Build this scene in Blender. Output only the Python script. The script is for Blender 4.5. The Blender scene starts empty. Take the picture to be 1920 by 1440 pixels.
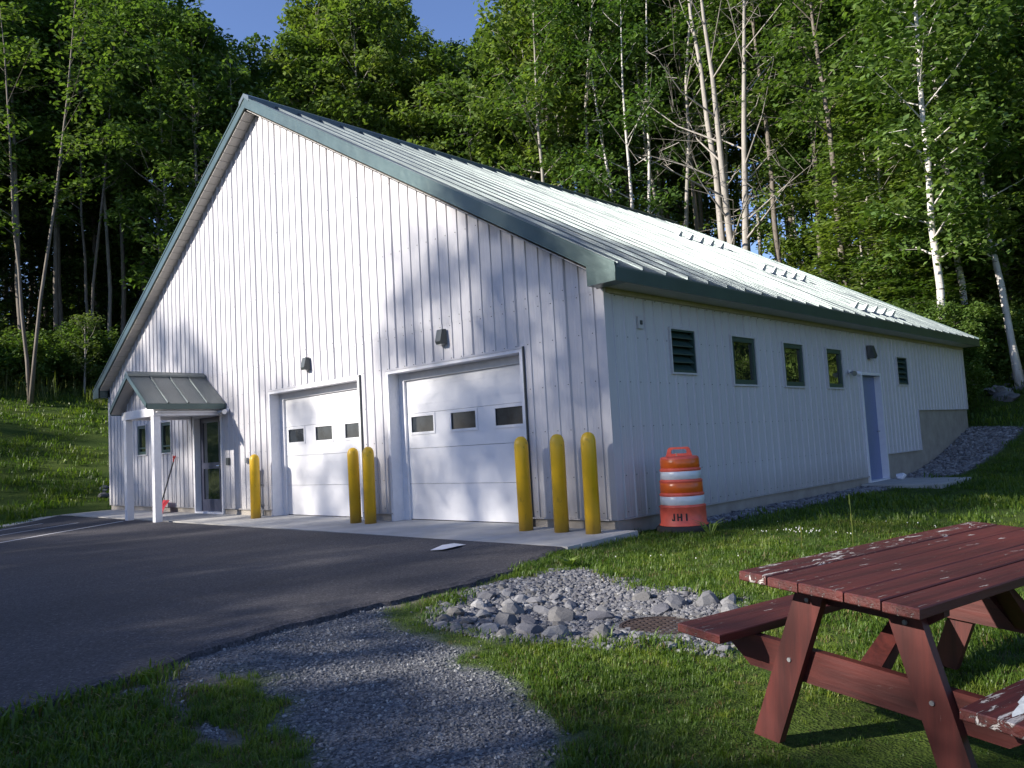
import bpy, math, random
import numpy as np
from mathutils import Matrix, Vector, Euler

# ------------------------------------------------------------------ camera, sky, sun, exposure
scene = bpy.context.scene
COL = scene.collection
CAM = (6.1298, -8.0925, 1.1083)
YAW, PITCH, ROLL, FPX = 0.76874, 0.07763, 0.05546, 1499.74
cd = bpy.data.cameras.new("camera"); cam = bpy.data.objects.new("camera", cd); COL.objects.link(cam)
scene.camera = cam
cd.sensor_fit = 'HORIZONTAL'; cd.sensor_width = 36.0; cd.lens = 36.0 * FPX / 1920.0
cd.clip_start = 0.05; cd.clip_end = 800
cam.matrix_world = (Matrix.Translation(CAM) @ Matrix.Rotation(YAW, 4, 'Z') @ Matrix.Rotation(math.pi / 2 + PITCH, 4, 'X')
                    @ Matrix.Rotation(-ROLL, 4, 'Z'))
TOSUN = Vector((-0.371, -0.824, 0.428)).normalized()
world = bpy.data.worlds.new("World"); scene.world = world; world.use_nodes = True
wn = world.node_tree
sky = wn.nodes.new('ShaderNodeTexSky'); sky.sky_type = 'NISHITA'; sky.sun_disc = False
sky.sun_elevation = math.asin(TOSUN.z); sky.sun_rotation = math.atan2(TOSUN.x, TOSUN.y)
sky.air_density = 1.0; sky.dust_density = 0.3; sky.ozone_density = 4.0; sky.altitude = 200
wn.nodes['Background'].inputs[1].default_value = 0.104
tint = wn.nodes.new('ShaderNodeMix'); tint.data_type = 'RGBA'; tint.blend_type = 'MULTIPLY'; tint.inputs[0].default_value = 1.0
tint.inputs[7].default_value = (1.03, .94, 1.06, 1)
wn.links.new(sky.outputs[0], tint.inputs[6]); wn.links.new(tint.outputs[2], wn.nodes['Background'].inputs[0])
sl = bpy.data.lights.new("sun", 'SUN'); sun = bpy.data.objects.new("sun", sl); COL.objects.link(sun)
sl.energy = 5.0; sl.angle = math.radians(0.53); sl.color = (1.0, 0.93, 0.83)
sun.rotation_euler = TOSUN.to_track_quat('Z', 'Y').to_euler(); sun.location = (-30, -60, 40)
scene.view_settings.view_transform = 'Standard'; scene.view_settings.look = 'None'
scene.view_settings.exposure = 0.95; scene.view_settings.gamma = 1.0
scene.view_settings.use_curve_mapping = False
scene.render.engine = 'CYCLES'
cy = scene.cycles
cy.max_bounces = 6; cy.diffuse_bounces = 3; cy.glossy_bounces = 3; cy.transmission_bounces = 4
cy.transparent_max_bounces = 8; cy.caustics_reflective = False; cy.caustics_refractive = False
cy.sample_clamp_indirect = 6.0
try:
    cy.use_denoising = True; cy.denoiser = 'OPENIMAGEDENOISE'
except Exception: pass

rnd = random.Random(7)
rng = np.random.default_rng(11)
R = math.radians

# ------------------------------------------------------------------ material helpers
def new_mat(name):
    m = bpy.data.materials.new(name); m.use_nodes = True
    nt = m.node_tree; return m, nt, nt.nodes['Principled BSDF']
def node(nt, t, **k):
    n = nt.nodes.new(t)
    for a, b in k.items():
        if isinstance(a, str) and hasattr(n, a): setattr(n, a, b)
    return n
def noise(nt, scale, detail=4, rough=.55, coord=None, dist=0):
    n = nt.nodes.new('ShaderNodeTexNoise'); n.inputs['Scale'].default_value = scale
    n.inputs['Detail'].default_value = detail; n.inputs['Roughness'].default_value = rough
    n.inputs['Distortion'].default_value = dist
    if coord is not None: nt.links.new(coord, n.inputs['Vector'])
    return n
def ramp(nt, fac, stops):
    r = nt.nodes.new('ShaderNodeValToRGB'); nt.links.new(fac, r.inputs[0])
    els = r.color_ramp.elements
    while len(els) < len(stops): els.new(.5)
    for e, (p, c) in zip(els, stops):
        e.position = p; e.color = (*c, 1) if len(c) == 3 else c
    return r
def mixc(nt, fac, a, b, mode='MIX'):
    m = nt.nodes.new('ShaderNodeMix'); m.data_type = 'RGBA'; m.blend_type = mode
    for s, i in ((fac, 0), (a, 6), (b, 7)):
        if isinstance(s, (int, float)): m.inputs[i].default_value = s
        elif isinstance(s, tuple): m.inputs[i].default_value = (*s, 1)
        else: nt.links.new(s, m.inputs[i])
    return m.outputs[2]
def bump(nt, bs, h, strength, dist=.01):
    b = nt.nodes.new('ShaderNodeBump'); b.inputs['Strength'].default_value = strength
    b.inputs['Distance'].default_value = dist; nt.links.new(h, b.inputs['Height'])
    nt.links.new(b.outputs[0], bs.inputs['Normal']); return b
def geo_pos(nt): return nt.nodes.new('ShaderNodeNewGeometry').outputs['Position']
def obj_pos(nt): return nt.nodes.new('ShaderNodeTexCoord').outputs['Object']
def mapped(nt, co, sc):
    m = nt.nodes.new('ShaderNodeMapping'); m.inputs['Scale'].default_value = sc
    nt.links.new(co, m.inputs[0]); return m.outputs[0]
def simple(name, c, rough=.5, metal=0., var=.12, scale=9, bmp=.0, bscale=60, spec=.5):
    m, nt, b = new_mat(name)
    co = obj_pos(nt); n = noise(nt, scale, 5, .6, co)
    lo = tuple(v * (1 - var) for v in c); hi = tuple(min(1, v * (1 + var)) for v in c)
    r = ramp(nt, n.outputs[0], [(.3, lo), (.7, hi)]); nt.links.new(r.outputs[0], b.inputs['Base Color'])
    b.inputs['Roughness'].default_value = rough; b.inputs['Metallic'].default_value = metal
    b.inputs['Specular IOR Level'].default_value = spec
    if bmp: bump(nt, b, noise(nt, bscale, 4, .6, co).outputs[0], bmp)
    return m

# siding: painted ribbed steel, faint vertical dirt
def siding_mat():
    m, nt, b = new_mat("siding_paint")
    p = geo_pos(nt)
    st = noise(nt, 1.0, 5, .65, mapped(nt, p, (7, 7, .55)))
    big = noise(nt, .8, 3, .5, p)
    c1 = ramp(nt, st.outputs[0], [(.3, (.50, .495, .515)), (.62, (.59, .58, .60))])
    c = mixc(nt, big.outputs[0], c1.outputs[0], (.54, .53, .555))
    # splash-back dirt just above the foundation, by height
    sep = node(nt, 'ShaderNodeSeparateXYZ'); nt.links.new(p, sep.inputs[0])
    mr = node(nt, 'ShaderNodeMapRange'); nt.links.new(sep.outputs[2], mr.inputs[0])
    mr.inputs[1].default_value = .12; mr.inputs[2].default_value = .55; mr.inputs[3].default_value = .95; mr.inputs[4].default_value = 0
    dn = noise(nt, 3, 6, .7, mapped(nt, p, (3, 3, 1))); mm = node(nt, 'ShaderNodeMath', operation='MULTIPLY')
    nt.links.new(mr.outputs[0], mm.inputs[0]); nt.links.new(dn.outputs[0], mm.inputs[1])
    oi = node(nt, 'ShaderNodeObjectInfo'); tn = ramp(nt, oi.outputs['Random'], [(0, (.94, .94, .945)), (1, (1.03, 1.03, 1.03))]); c = mixc(nt, 1., c, tn.outputs[0], 'MULTIPLY')
    nt.links.new(mixc(nt, mm.outputs[0], c, (.27, .25, .22)), b.inputs['Base Color'])
    b.inputs['Roughness'].default_value = .42
    bump(nt, b, noise(nt, 2.3, 2, .5, mapped(nt, p, (1.6, 1.6, .5))).outputs[0], .08, .02)
    return m
M = {}
M['siding'] = siding_mat()
M['white'] = simple("white_trim", (.74, .74, .77), .45, var=.05, bmp=.05)
M['doorwhite'] = simple("door_white_steel", (.76, .76, .78), .4, var=.03, scale=3, bmp=.06, bscale=160)
def roof_mat(name, c, rough=.3, streak=0):
    m, nt, b = new_mat(name); p = geo_pos(nt)
    n = noise(nt, 1.7, 5, .6, p); n2 = noise(nt, 40, 3, .6, p)
    r = ramp(nt, n.outputs[0], [(.3, tuple(v * .85 for v in c)), (.7, tuple(v * 1.15 for v in c))])
    nt.links.new(r.outputs[0], b.inputs['Base Color'])
    rr = node(nt, 'ShaderNodeMapRange'); nt.links.new(n2.outputs[0], rr.inputs[0])
    rr.inputs[3].default_value = rough - .06; rr.inputs[4].default_value = rough + .1
    nt.links.new(rr.outputs[0], b.inputs['Roughness'])
    b.inputs['Metallic'].default_value = .35 if not streak else .62; b.inputs['Coat Weight'].default_value = .25 if not streak else .6; b.inputs['Coat Roughness'].default_value = .25
    if streak:
        bump(nt, b, noise(nt, 1, 3, .6, mapped(nt, p, (.2, 170, .2))).outputs[0], streak, .0085)
    else: bump(nt, b, noise(nt, 1.3, 3, .5, mapped(nt, p, (2.5, 1, 2.5))).outputs[0], .35, .03)
    return m
M['roof'] = roof_mat("green_roof_steel", (.115, .138, .136), .34, 1.)
M['fascia'] = roof_mat("green_fascia_steel", (.048, .084, .083), .36)
M['soffit'] = simple("soffit_tan", (.42, .40, .37), .55, var=.06)
M['tan_trim'] = simple("tan_trim", (.36, .32, .23), .5)
M['concrete'] = simple("apron_concrete", (.40, .39, .37), .85, var=.16, scale=2.2, bmp=.25, bscale=90)
M['found'] = simple("foundation_concrete", (.33, .30, .265), .85, var=.18, scale=3, bmp=.25, bscale=70)
M['greenframe'] = simple("window_frame_green", (.035, .07, .062), .4)
M['darkgrey'] = simple("dark_fixture", (.05, .06, .062), .4, bmp=.04)
M['black'] = simple("black_plastic", (.012, .012, .014), .5)
M['rubber'] = simple("black_rubber", (.018, .018, .02), .8, bmp=.3)
M['steel'] = simple("brushed_steel", (.55, .55, .56), .25, 1., var=.05)
M['galv'] = simple("galvanised_pipe", (.30, .31, .32), .45, .6)
M['doorblue'] = simple("slate_blue_door", (.16, .20, .36), .38, var=.06, bmp=.04)
M['doordark'] = simple("entrance_door_paint", (.055, .06, .095), .35, var=.06)
M['yellow'] = simple("bollard_yellow_sleeve", (.78, .47, .015), .33, var=.08, scale=4, bmp=.05)
def scuffed(name, c):
    m, nt, b = new_mat(name); co = obj_pos(nt)
    n = noise(nt, 1, 6, .7, mapped(nt, co, (14, 14, 5)), .6); sc_ = ramp(nt, n.outputs[0], [(.60, (0, 0, 0)), (.66, (1, 1, 1))])
    f = noise(nt, 3, 4, .6, co); base = ramp(nt, f.outputs[0], [(.3, tuple(v * .82 for v in c)), (.7, c)])
    sep = node(nt, 'ShaderNodeSeparateXYZ'); nt.links.new(co, sep.inputs[0]); mr = node(nt, 'ShaderNodeMapRange'); nt.links.new(sep.outputs[2], mr.inputs[0])
    mr.inputs[1].default_value = 0; mr.inputs[2].default_value = .22; mr.inputs[3].default_value = .55; mr.inputs[4].default_value = 0
    x = mixc(nt, mr.outputs[0], base.outputs[0], (.13, .11, .07)); k = node(nt, 'ShaderNodeMath', operation='MULTIPLY'); nt.links.new(sc_.outputs[0], k.inputs[0]); k.inputs[1].default_value = .35
    nt.links.new(mixc(nt, k.outputs[0], x, (.16, .11, .03)), b.inputs['Base Color']); b.inputs['Roughness'].default_value = .42
    bump(nt, b, f.outputs[0], .1); return m
M['yellow'] = scuffed("bollard_yellow_sleeve", (.78, .47, .015))
M['red'] = simple("red_shovel_plastic", (.52, .02, .02), .4)
M['guard'] = simple("snow_guard_clear", (.92, .93, .94), .25, 0., var=.02, spec=.8)
M['orange'] = simple("barrel_orange_plastic", (.74, .115, .07), .45, var=.2, scale=6, bmp=.06)
M['orange_sheet'] = simple("barrel_orange_sheeting", (.70, .125, .015), .28, var=.12, scale=10)
M['white_sheet'] = simple("barrel_white_sheeting", (.62, .66, .70), .28, var=.08, scale=8)
M['paint'] = simple("letter_black", (.015, .012, .012), .6)
M['iron'] = simple("rusty_iron", (.040, .026, .024), .85, .2, var=.35, scale=14, bmp=.5)
M['lamplens'] = simple("lamp_lens", (.5, .5, .48), .3)
def glass_mat():
    m, nt, b = new_mat("window_pane"); p = geo_pos(nt)
    b.inputs['Base Color'].default_value = (.012, .014, .014, 1); b.inputs['Roughness'].default_value = .02
    b.inputs['IOR'].default_value = 2.6; b.inputs['Specular IOR Level'].default_value = .9
    bump(nt, b, noise(nt, 2.6, 1, .4, p).outputs[0], .35, .02); return m
M['glass'] = glass_mat()
M['glassdim'] = simple("dim_polycarbonate", (.028, .034, .040), .10, var=.5, scale=5)

def asphalt_mat():
    m, nt, b = new_mat("asphalt"); p = geo_pos(nt)
    n = noise(nt, .35, 5, .6, p); f = noise(nt, 110, 3, .7, p); sp = node(nt, 'ShaderNodeTexVoronoi'); sp.inputs['Scale'].default_value = 75
    nt.links.new(p, sp.inputs['Vector'])
    c = ramp(nt, n.outputs[0], [(.3, (.050, .049, .054)), (.7, (.076, .073, .079))])
    c2 = ramp(nt, sp.outputs['Color'], [(.25, (.55, .55, .57)), (.8, (1.25, 1.22, 1.22)), (.97, (2.3, 2.25, 2.2))])
    # old tyre marks and oil patches
    st = noise(nt, .5, 4, .55, mapped(nt, p, (1.2, .35, 1)))
    st2 = ramp(nt, st.outputs[0], [(.42, (1.12, 1.12, 1.12)), (.66, (.86, .86, .88))])
    x = mixc(nt, 1., c.outputs[0], c2.outputs[0], 'MULTIPLY'); x = mixc(nt, 1., x, st2.outputs[0], 'MULTIPLY')
    nt.links.new(x, b.inputs['Base Color']); b.inputs['Roughness'].default_value = .8
    b.inputs['Specular IOR Level'].default_value = .3
    bump(nt, b, f.outputs[0], .55, .006); return m
M['asphalt'] = asphalt_mat()

def ground_mat():
    m, nt, b = new_mat("lawn_soil"); p = geo_pos(nt)
    at = node(nt, 'ShaderNodeVertexColor'); at.layer_name = 'mask'
    sep = node(nt, 'ShaderNodeSeparateColor'); nt.links.new(at.outputs[0], sep.inputs[0])
    n1 = noise(nt, .45, 5, .6, p); n2 = noise(nt, 26, 5, .7, p); n3 = noise(nt, 5, 4, .6, p)
    g = ramp(nt, n2.outputs[0], [(.25, (.020, .032, .009)), (.5, (.052, .085, .016)), (.78, (.10, .14, .028))])
    gy = ramp(nt, n1.outputs[0], [(.35, (.75, .85, .8)), (.68, (1.3, 1.15, .95))])
    grass = mixc(nt, 1., g.outputs[0], gy.outputs[0], 'MULTIPLY')
    soil = ramp(nt, n2.outputs[0], [(.3, (.085, .072, .060)), (.75, (.21, .185, .165))])
    vor = node(nt, 'ShaderNodeTexVoronoi'); vor.inputs['Scale'].default_value = 70; nt.links.new(p, vor.inputs['Vector'])
    grav = ramp(nt, vor.outputs['Color'], [(.1, (.05, .052, .06)), (.5, (.125, .128, .138)), (.9, (.26, .26, .26))])
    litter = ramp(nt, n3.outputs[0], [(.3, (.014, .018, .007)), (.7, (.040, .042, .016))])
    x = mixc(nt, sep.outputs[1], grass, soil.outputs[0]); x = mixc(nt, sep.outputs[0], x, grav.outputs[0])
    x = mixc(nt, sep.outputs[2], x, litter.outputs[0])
    nt.links.new(x, b.inputs['Base Color']); b.inputs['Roughness'].default_value = .95; b.inputs['Specular IOR Level'].default_value = .15
    ad = node(nt, 'ShaderNodeMath', operation='ADD'); nt.links.new(n2.outputs[0], ad.inputs[0]); nt.links.new(vor.outputs[0], ad.inputs[1])
    bump(nt, b, ad.outputs[0], .6, .015); return m
M['ground'] = ground_mat()

def stone_mat(name, stops, rnds=True, rough=.8):
    m, nt, b = new_mat(name)
    oi = node(nt, 'ShaderNodeObjectInfo'); co = obj_pos(nt)
    r = ramp(nt, oi.outputs['Random'], stops)
    n = noise(nt, 9, 6, .65, co, 1.2)
    v = ramp(nt, n.outputs[0], [(.3, (.72, .72, .74)), (.55, (1, 1, 1)), (.75, (1.3, 1.28, 1.24))])
    nt.links.new(mixc(nt, 1., r.outputs[0], v.outputs[0], 'MULTIPLY'), b.inputs['Base Color'])
    b.inputs['Roughness'].default_value = rough; bump(nt, b, noise(nt, 22, 5, .7, co).outputs[0], .5, .01); return m
M['stone'] = stone_mat("fieldstone", [(0, (.10, .10, .115)), (.35, (.165, .167, .18)), (.6, (.125, .12, .115)), (.8, (.29, .29, .295)), (1, (.075, .075, .09))])
M['pebble'] = stone_mat("path_pebble", [(0, (.075, .08, .09)), (.5, (.15, .155, .165)), (.85, (.26, .26, .26)), (1, (.42, .42, .41))])
M['strip'] = stone_mat("trap_rock", [(0, (.10, .10, .11)), (.5, (.19, .19, .20)), (1, (.33, .33, .34))])

def wood_mat(name, peel=.66, g=(38, 2.2, 38), bs=.9, dim=1.):
    m, nt, b = new_mat(name); co = obj_pos(nt)
    gr = noise(nt, 1, 6, .65, mapped(nt, co, g), .3)
    base = ramp(nt, gr.outputs[0], [(.25, (.060, .012, .009)), (.6, (.122, .022, .016)), (.8, (.168, .036, .025))])
    fa = noise(nt, 2.4, 4, .6, co)
    x = mixc(nt, fa.outputs[0], base.outputs[0], (.080, .024, .024))
    pe = noise(nt, 1, 8, .72, mapped(nt, co, tuple(7 if v < 5 else 30 for v in g)), .8)
    pm = ramp(nt, pe.outputs[0], [(peel, (0, 0, 0)), (peel + .035, (1, 1, 1))])
    wd = ramp(nt, gr.outputs[0], [(.3, (.30, .27, .25)), (.7, (.56, .52, .50))])
    dk = noise(nt, 1, 5, .7, mapped(nt, co, tuple(v * .24 for v in g)), .8); dkr = ramp(nt, dk.outputs[0], [(.38, (.5 * dim, .47 * dim, .5 * dim)), (.60, (1.1 * dim, 1.05 * dim, 1.0 * dim))]); x = mixc(nt, 1., x, dkr.outputs[0], 'MULTIPLY')
    nt.links.new(mixc(nt, pm.outputs[0], x, wd.outputs[0]), b.inputs['Base Color'])
    b.inputs['Roughness'].default_value = .5
    ad = node(nt, 'ShaderNodeMath', operation='SUBTRACT'); nt.links.new(gr.outputs[0], ad.inputs[0]); nt.links.new(pm.outputs[0], ad.inputs[1])
    bump(nt, b, ad.outputs[0], bs, .005); return m
M['wood'] = wood_mat("barn_red_paint", .628); M['woodleg'] = wood_mat("frame_red_paint", .70, (30, 30, 2.5), .35, .85); M["woodbar"] = wood_mat("rail_red_paint", .69, (2.5, 30, 30), .35, .85)
M['wood_worn'] = wood_mat("worn_red_paint", .555)

def leaf_mat(name, dark, mid, light, transl=.35):
    m = bpy.data.materials.new(name); m.use_nodes = True; nt = m.node_tree; nt.nodes.clear()
    out = node(nt, 'ShaderNodeOutputMaterial')
    p = geo_pos(nt); oi = node(nt, 'ShaderNodeObjectInfo')
    n = noise(nt, .9, 3, .6, p); n2 = noise(nt, 9, 2, .6, p)
    ad = node(nt, 'ShaderNodeMath', operation='MULTIPLY_ADD'); nt.links.new(n2.outputs[0], ad.inputs[0]); ad.inputs[1].default_value = .6
    nt.links.new(n.outputs[0], ad.inputs[2])
    r = ramp(nt, ad.outputs[0], [(.55, dark), (.8, mid), (1.05 if False else 1.0, light)])
    t = ramp(nt, oi.outputs['Random'], [(0, (.78, .88, .9)), (.5, (1, 1, 1)), (1, (1.22, 1.1, .85))])
    c = mixc(nt, 1., r.outputs[0], t.outputs[0], 'MULTIPLY')
    d = node(nt, 'ShaderNodeBsdfPrincipled'); nt.links.new(c, d.inputs['Base Color']); d.inputs['Roughness'].default_value = .45
    d.inputs['Specular IOR Level'].default_value = .35
    tr = node(nt, 'ShaderNodeBsdfTranslucent')
    nt.links.new(mixc(nt, 1., c, (1.35, 1.5, .6), 'MULTIPLY'), tr.inputs[0])
    mx = node(nt, 'ShaderNodeMixShader'); mx.inputs[0].default_value = transl
    nt.links.new(d.outputs[0], mx.inputs[1]); nt.links.new(tr.outputs[0], mx.inputs[2]); nt.links.new(mx.outputs[0], out.inputs[0])
    return m
M['leaf'] = leaf_mat("maple_leaves", (.044, .085, .020), (.10, .17, .040), (.19, .26, .07))
M['leaf_yellow'] = leaf_mat("light_leaves", (.060, .105, .026), (.125, .19, .046), (.22, .285, .085))
M['needle'] = leaf_mat("hemlock_needles", (.018, .040, .014), (.035, .070, .020), (.07, .11, .035), .15)
M['leaf_pale'] = leaf_mat("pale_sapling_leaves", (.075, .11, .035), (.13, .17, .05), (.20, .23, .08))
M['grass'] = leaf_mat("grass_blades", (.048, .090, .014), (.088, .150, .022), (.165, .22, .036), .4)
M['grass_dry'] = leaf_mat("meadow_grass", (.08, .11, .03), (.13, .16, .04), (.21, .21, .08), .4)
M['grass_brown'] = leaf_mat("dry_blades", (.07, .06, .025), (.12, .10, .045), (.19, .16, .08), .3)
M['flower'] = simple("clover_flower", (.6, .6, .56), .8)
def bark_mat(name, a, b_, marks=False):
    m, nt, b = new_mat(name); p = geo_pos(nt)
    n = noise(nt, 1, 6, .7, mapped(nt, p, (9, 9, 1.6)))
    r = ramp(nt, n.outputs[0], [(.3, a), (.68, b_)]); x = r.outputs[0]
    if marks:
        k = noise(nt, 1, 4, .6, mapped(nt, p, (2.2, 2.2, 9)))
        km = ramp(nt, k.outputs[0], [(.60, (0, 0, 0)), (.66, (1, 1, 1))]); x = mixc(nt, km.outputs[0], x, (.05, .045, .04))
    nt.links.new(x, b.inputs['Base Color']); b.inputs['Roughness'].default_value = .85
    bump(nt, b, n.outputs[0], .5, .02); return m
M['bark'] = bark_mat("grey_bark", (.085, .070, .056), (.22, .19, .16))
M['bark_dark'] = bark_mat("dark_bark", (.035, .028, .024), (.10, .08, .066))
M['bark_pale'] = bark_mat("pale_grey_bark", (.20, .18, .155), (.40, .37, .33))
M['bark_birch'] = bark_mat("birch_bark", (.42, .39, .36), (.66, .63, .60), True)

# ------------------------------------------------------------------ mesh helpers
class MB:
    def __init__(s): s.v = []; s.f = []
    def add(s, vs, fs):
        b = len(s.v); s.v += [tuple(map(float, v)) for v in vs]; s.f += [tuple(i + b for i in f) for f in fs]; return s
    def box(s, x0, x1, y0, y1, z0, z1, bev=0):
        if bev:
            b = bev
            pts = []
            for z, i in ((z0, b), (z0 + b, 0), (z1 - b, 0), (z1, b)):
                pts += [(x0 + i, y0 + i, z), (x1 - i, y0 + i, z), (x1 - i, y1 - i, z), (x0 + i, y1 - i, z)]
            fs = [(3, 2, 1, 0), (12, 13, 14, 15)]
            for k in range(3):
                for j in range(4):
                    a = 4 * k + j; c = 4 * k + (j + 1) % 4; fs.append((a, c, c + 4, a + 4))
            return s.add(pts, fs)
        v = [(x0, y0, z0), (x1, y0, z0), (x1, y1, z0), (x0, y1, z0), (x0, y0, z1), (x1, y0, z1), (x1, y1, z1), (x0, y1, z1)]
        return s.add(v, [(3, 2, 1, 0), (4, 5, 6, 7), (0, 1, 5, 4), (1, 2, 6, 5), (2, 3, 7, 6), (3, 0, 4, 7)])
    def prism(s, poly, d):   # poly: planar 3-D points, d: extrusion vector
        n = len(poly); a = [tuple(p) for p in poly]; b = [tuple(np.add(p, d)) for p in poly]
        return s.add(a + b, [tuple(range(n - 1, -1, -1)), tuple(range(n, 2 * n))] + [(i, (i + 1) % n, (i + 1) % n + n, i + n) for i in range(n)])
    def tube(s, pts, rad, n=6, cap=True):
        pts = [Vector(p) for p in pts]; vs = []; fs = []
        prev = None
        for i, p in enumerate(pts):
            t = (pts[min(i + 1, len(pts) - 1)] - pts[max(i - 1, 0)]).normalized()
            if prev is None:
                u = t.orthogonal().normalized()
            else:
                u = (prev - t * prev.dot(t)); u = u.normalized() if u.length > 1e-6 else t.orthogonal().normalized()
            prev = u; w = t.cross(u); r = rad[i] if hasattr(rad, '__len__') else rad
            for k in range(n):
                a = 2 * math.pi * k / n; vs.append(p + u * (r * math.cos(a)) + w * (r * math.sin(a)))
        for i in range(len(pts) - 1):
            for k in range(n):
                a = i * n + k; b = i * n + (k + 1) % n; fs.append((a, b, b + n, a + n))
        if cap: fs += [tuple(range(n - 1, -1, -1)), tuple(range(len(vs) - n, len(vs)))]
        return s.add(vs, fs)
    def lathe(s, prof, n=32, c=(0, 0, 0), caps=True):
        vs = []; fs = []
        for r, z in prof:
            for k in range(n):
                a = 2 * math.pi * k / n; vs.append((c[0] + r * math.cos(a), c[1] + r * math.sin(a), c[2] + z))
        for i in range(len(prof) - 1):
            for k in range(n):
                a = i * n + k; b = i * n + (k + 1) % n; fs.append((a, b, b + n, a + n))
        if caps: fs += [tuple(range(n - 1, -1, -1)), tuple(range(len(vs) - n, len(vs)))]
        return s.add(vs, fs)
    def mesh(s, name, mat, smooth=False):
        me = bpy.data.meshes.new(name); me.from_pydata(s.v, [], s.f); me.update()
        if mat: me.materials.append(mat)
        if smooth: me.polygons.foreach_set('use_smooth', [True] * len(me.polygons))
        return me
    def build(s, name, mat, parent=None, smooth=False, loc=None):
        o = bpy.data.objects.new(name, s.mesh(name, mat, smooth)); COL.objects.link(o)
        if parent: o.parent = parent
        if loc: o.location = loc
        return o
def link(name, me, parent=None, loc=(0, 0, 0), rot=(0, 0, 0), sc=None):
    o = bpy.data.objects.new(name, me); COL.objects.link(o); o.parent = parent; o.location = loc; o.rotation_euler = rot
    if sc is not None: o.scale = sc if hasattr(sc, '__len__') else (sc,) * 3
    return o
def tag(o, label=None, cat=None, group=None, kind=None):
    if label: o['label'] = label
    if cat: o['category'] = cat
    if group: o['group'] = group
    if kind: o['kind'] = kind
    return o
def empty(name, loc=(0, 0, 0), rz=0):
    o = bpy.data.objects.new(name, None); COL.objects.link(o); o.location = loc; o.rotation_euler = (0, 0, rz); o.empty_display_size = .3
    return o
def children(o): return [c for c in CH.get(o.name, [])]
CH = {}
def copy_tree(o, loc, rz=None, sc=None):
    r = o.copy(); COL.objects.link(r); r.location = loc
    if rz is not None: r.rotation_euler = (0, 0, rz)
    if sc is not None: r.scale = (sc,) * 3 if not hasattr(sc, '__len__') else sc
    for ch in list(o.children):
        c = ch.copy(); COL.objects.link(c); c.parent = r
        for g in list(ch.children):
            d = g.copy(); COL.objects.link(d); d.parent = c
    return r

# ------------------------------------------------------------------ terrain heights
def sp(t, k=1.5): return np.logaddexp(0, np.asarray(t, float) * k) / k
def sstep(a, b, t):
    t = np.clip((np.asarray(t, float) - a) / (b - a), 0, 1); return t * t * (3 - 2 * t)
def asphalt_z(x, y): return -0.027 - 0.012 * np.maximum(0, -1.33 - y) + 0 * x
def vnoise(x, y, f, seed):
    r = np.random.default_rng(seed); a = r.uniform(0, 6.28, 10); d = r.uniform(0, 6.28, 10); g = r.uniform(.5, 1.8, 10)
    return sum(np.sin((x * np.cos(d[i]) + y * np.sin(d[i])) * f * g[i] + a[i]) for i in range(10)) / 4
EDGE = [(9, .30), (-.6, .30), (-1.33, .27), (-2.0, .50), (-2.6, .72), (-3.3, .84), (-4.2, .80), (-5.2, .82), (-5.8, .98), (-6.4, 1.18), (-7.0, 1.30), (-9, 1.6), (-40, 3)]
_ey = np.array([e[0] for e in EDGE][::-1]); _ex = np.array([e[1] for e in EDGE][::-1])
def edge_x(y): return np.interp(y, _ey, _ex)
def gz(x, y):
    x = np.asarray(x, float); y = np.asarray(y, float)
    right = -.105 - .010 * np.clip(-y, 0, 12) - .035 * np.clip(x - 3, 0, 12) * sstep(3, -3, y)
    swale = -.07 * np.exp(-(((x - 2.4) / 1.1) ** 2 + ((y + 3.3) / .8) ** 2))
    left = asphalt_z(x, y) - .05
    w = sstep(.05, 1.3, x - edge_x(y))
    base = left * (1 - w) + (right + swale) * w
    base = np.where(x < -16.5, base - .04, base)
    hy = .235 * sp(y - 11.2, 1.2); hx = .335 * sp(-x - 19.2 + .12 * y, .8) * sstep(-26, -7, y)
    h = np.sqrt(hy ** 2 + hx ** 2)
    h = h - .93 * sp(h - 7.2, .8)
    rough = .02 * vnoise(x, y, 1.3, 5) * sstep(-.2, 1.5, x - edge_x(y)) + .12 * vnoise(x, y, .35, 6) * sstep(.5, 4, h)
    return base + h + rough
def dist_poly(px, py, poly):
    px = np.asarray(px, float); py = np.asarray(py, float); ins = np.zeros(px.shape, bool); dm = np.full(px.shape, 1e9)
    n = len(poly)
    for i in range(n):
        x0, y0 = poly[i]; x1, y1 = poly[(i + 1) % n]
        c = ((y0 > py) != (y1 > py)) & (px < (x1 - x0) * (py - y0) / ((y1 - y0) or 1e-9) + x0); ins ^= c
        t = np.clip(((px - x0) * (x1 - x0) + (py - y0) * (y1 - y0)) / ((x1 - x0) ** 2 + (y1 - y0) ** 2), 0, 1)
        dm = np.minimum(dm, np.hypot(px - x0 - t * (x1 - x0), py - y0 - t * (y1 - y0)))
    return np.where(ins, -dm, dm)
PATH = [(.55, -4.15), (1.0, -4.28), (1.44, -4.62), (2.26, -4.75), (2.89, -5.0), (3.36, -5.21), (3.64, -5.44), (3.95, -5.75), (4.8, -6.8), (5.2, -9.5),
        (3.9, -9.5), (3.62, -7.2), (3.22, -6.36), (2.80, -6.06), (2.30, -5.96), (1.95, -5.78), (1.62, -5.66), (1.3, -5.84), (1.05, -5.92), (.7, -5.95)]
BED = [(.95, -2.35), (.92, -2.9), (1.0, -3.45), (1.25, -4.05), (1.7, -4.40), (2.05, -4.38), (2.5, -4.26), (3.0, -4.12), (3.4, -3.86), (3.62, -3.78), (3.3, -3.0),
       (3.0, -2.50), (2.6, -2.42), (2.2, -2.40), (1.74, -2.20), (1.2, -2.05)]
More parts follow.
